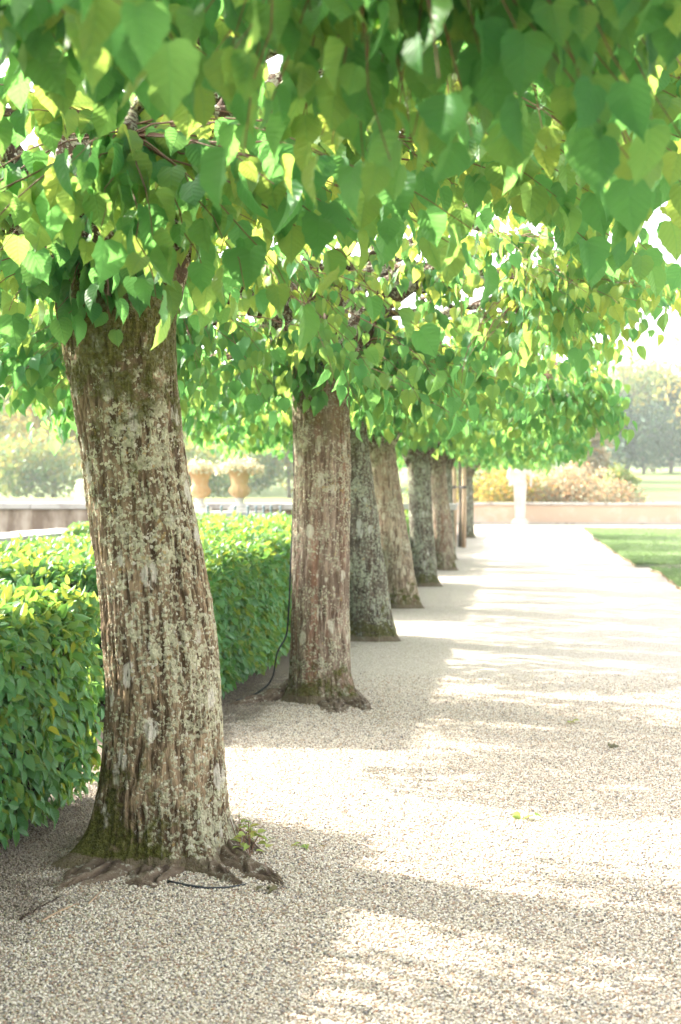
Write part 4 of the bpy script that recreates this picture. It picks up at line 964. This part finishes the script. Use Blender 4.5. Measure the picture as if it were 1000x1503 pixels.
# right of the row, beyond the end wall
sh = [(705,58.5,1.9,3.4,'yellow','yellow green shrub behind the wall beside the herm statue'),(742,60,2.9,4.2,'yellow','taller yellow green shrub rising behind the herm statue'),
      (800,61,2.2,4.0,'pale','pale beige shrub right of the herm statue'),(845,59.5,2.25,3.8,'pale','broad pale beige shrub in the middle of the wall'),(890,62,1.9,3.6,'pale','low pale shrub at the end of the beige clump'),
      (905,66,2.5,2.2,'green','small green bush beyond the pale shrubs'),(655,60,2.6,4.0,'green','green shrub behind the wall behind the far trunks')]
for k, (px, Y, h, w, kd, lb) in enumerate(sh): bg_tree(bgx(px, Y), Y, h, w, kd, lb, 2600, 0.17, 'shrub', True, 100+k, 'shrubs beyond the end wall', 'garden_shrub', None, 'shrub')
bt = [(868,85,7.2,3.2,'pale','narrow pale tree above the beige shrubs','cone'),(920,150,13,9,'green','dense green tree at the field edge','round'),(958,155,13.5,10,'spring','light spring green tree at the field edge','round'),
      (915,145,8.5,4,'dark','dark conifer in the clump at the field edge','cone'),(985,150,9.5,7,'dark','dark spreading conifer at the right of the clump','cone'),(945,146,6.5,8,'dark','low dark evergreen under the spring green tree','round'),
      (1040,140,17,10,'yellow','tall thin leaved tree right of the clump','round'),(1075,160,14,12,'green','green tree past the thin leaved one','round'),
      (835,130,9,8,'yellow','yellow green tree behind the pale narrow one','round'),(775,120,8,9,'spring','spring green tree behind the herm statue','round'),(715,110,7.5,8,'yellow','yellow tree behind the far trunks','round'),(650,115,8.5,9,'green','green tree hidden behind the row of trunks','round')]
for k, (px, Y, h, w, kd, lb, sp) in enumerate(bt): bg_tree(bgx(px, Y), Y, h, w, kd, lb, 3400 if kd != 'yellow' or Y < 138 else 1500, 0.42, sp, True, 200+k)
lt = [(-60,95,12,10,'spring','pale spring tree at the left edge of the upper lawn','round'),(25,100,10.5,9,'spring','loose spring green tree behind the stained wall','round'),(80,92,8.5,6.5,'yellow','thin yellow green birch behind the stained wall','round'),
      (130,104,10,9,'spring','spring green tree behind the thick trunk','round'),(190,110,11,10,'green','green tree behind the thick trunk','round'),(255,118,9.5,9,'green','blue green tree left of the urns','round'),
      (310,108,7.5,8,'yellow','yellow tinted tree behind the urns','round'),(375,120,9.5,8,'dark','dark tree right of the clear urn','round'),(352,96,5,6,'green','low green tree behind the clear urn','round'),
      (425,100,6.0,7,'spring','light bush tree behind the trunk with the cable','round'),(480,115,9,9,'green','green tree behind the trunk with the cable','round'),(560,118,9,10,'spring','spring tree hidden behind the middle trunks','round'),(40,85,4.0,7,'green','low green thicket beyond the upper lawn','round'),(290,88,3.6,6,'green','low thicket beyond the urn half hidden','round')]
for k, (px, Y, h, w, kd, lb, sp) in enumerate(lt): bg_tree(bgx(px, Y), Y, h, w, kd, lb, 3200, 0.36, sp, True, 300+k)
# far wooded skyline, one mass
def distant_wood():
    g = np.random.default_rng(77); PP = []
    for k in range(30):
        px = -260+54*k+g.normal()*15; Y = 250+g.normal()*18; x = bgx(px, Y); z = float(terrain_z(np.array([x]), np.array([Y]))[0]); h = 10+6*g.random(); w = 13+5*g.random()
        d = g.normal(size=(1300, 3)); d /= np.linalg.norm(d, axis=1)[:, None]; d *= (0.6+0.4*g.random(1300)**0.5)[:, None]
        PP.append(np.stack([x+d[:, 0]*w/2, Y+d[:, 1]*w/2, z+h*0.5+d[:, 2]*h*0.52], -1)+0.9*np.stack([vnoise(d*3+k, q) for q in range(3)], -1))
    P = np.concatenate(PP); n = len(P); nv = g.normal(size=(n, 3))+[0, 0, 0.6]; ax = g.normal(size=(n, 3))
    tag(link('distant_wood', leaves_mesh('distant_wood', OVAL[0], P, frames(ax, nv), 0.8+0.8*g.random(n), g.random(n), BG['green'])), 'hazy green wood closing the far skyline', 'wood', kind='stuff')
distant_wood()

# ------------------------------------------------------------------ hazy spring air
def haze():
    t = NT('haze'); v = t.n('VolumePrincipled'); v.inputs['Color'].default_value = (0.92, 0.98, 1.0, 1); v.inputs['Density'].default_value = 0.0006; v.inputs['Anisotropy'].default_value = 0.2
    t.l(v.outputs[0], t.out.inputs['Volume'])
    m = MB(); m.box((0, 150, 17.0), (880, 580, 40.0)); o = m.build('haze', t.m); tag(o, 'pale spring haze filling the air over the garden', 'haze', kind='stuff')
haze()
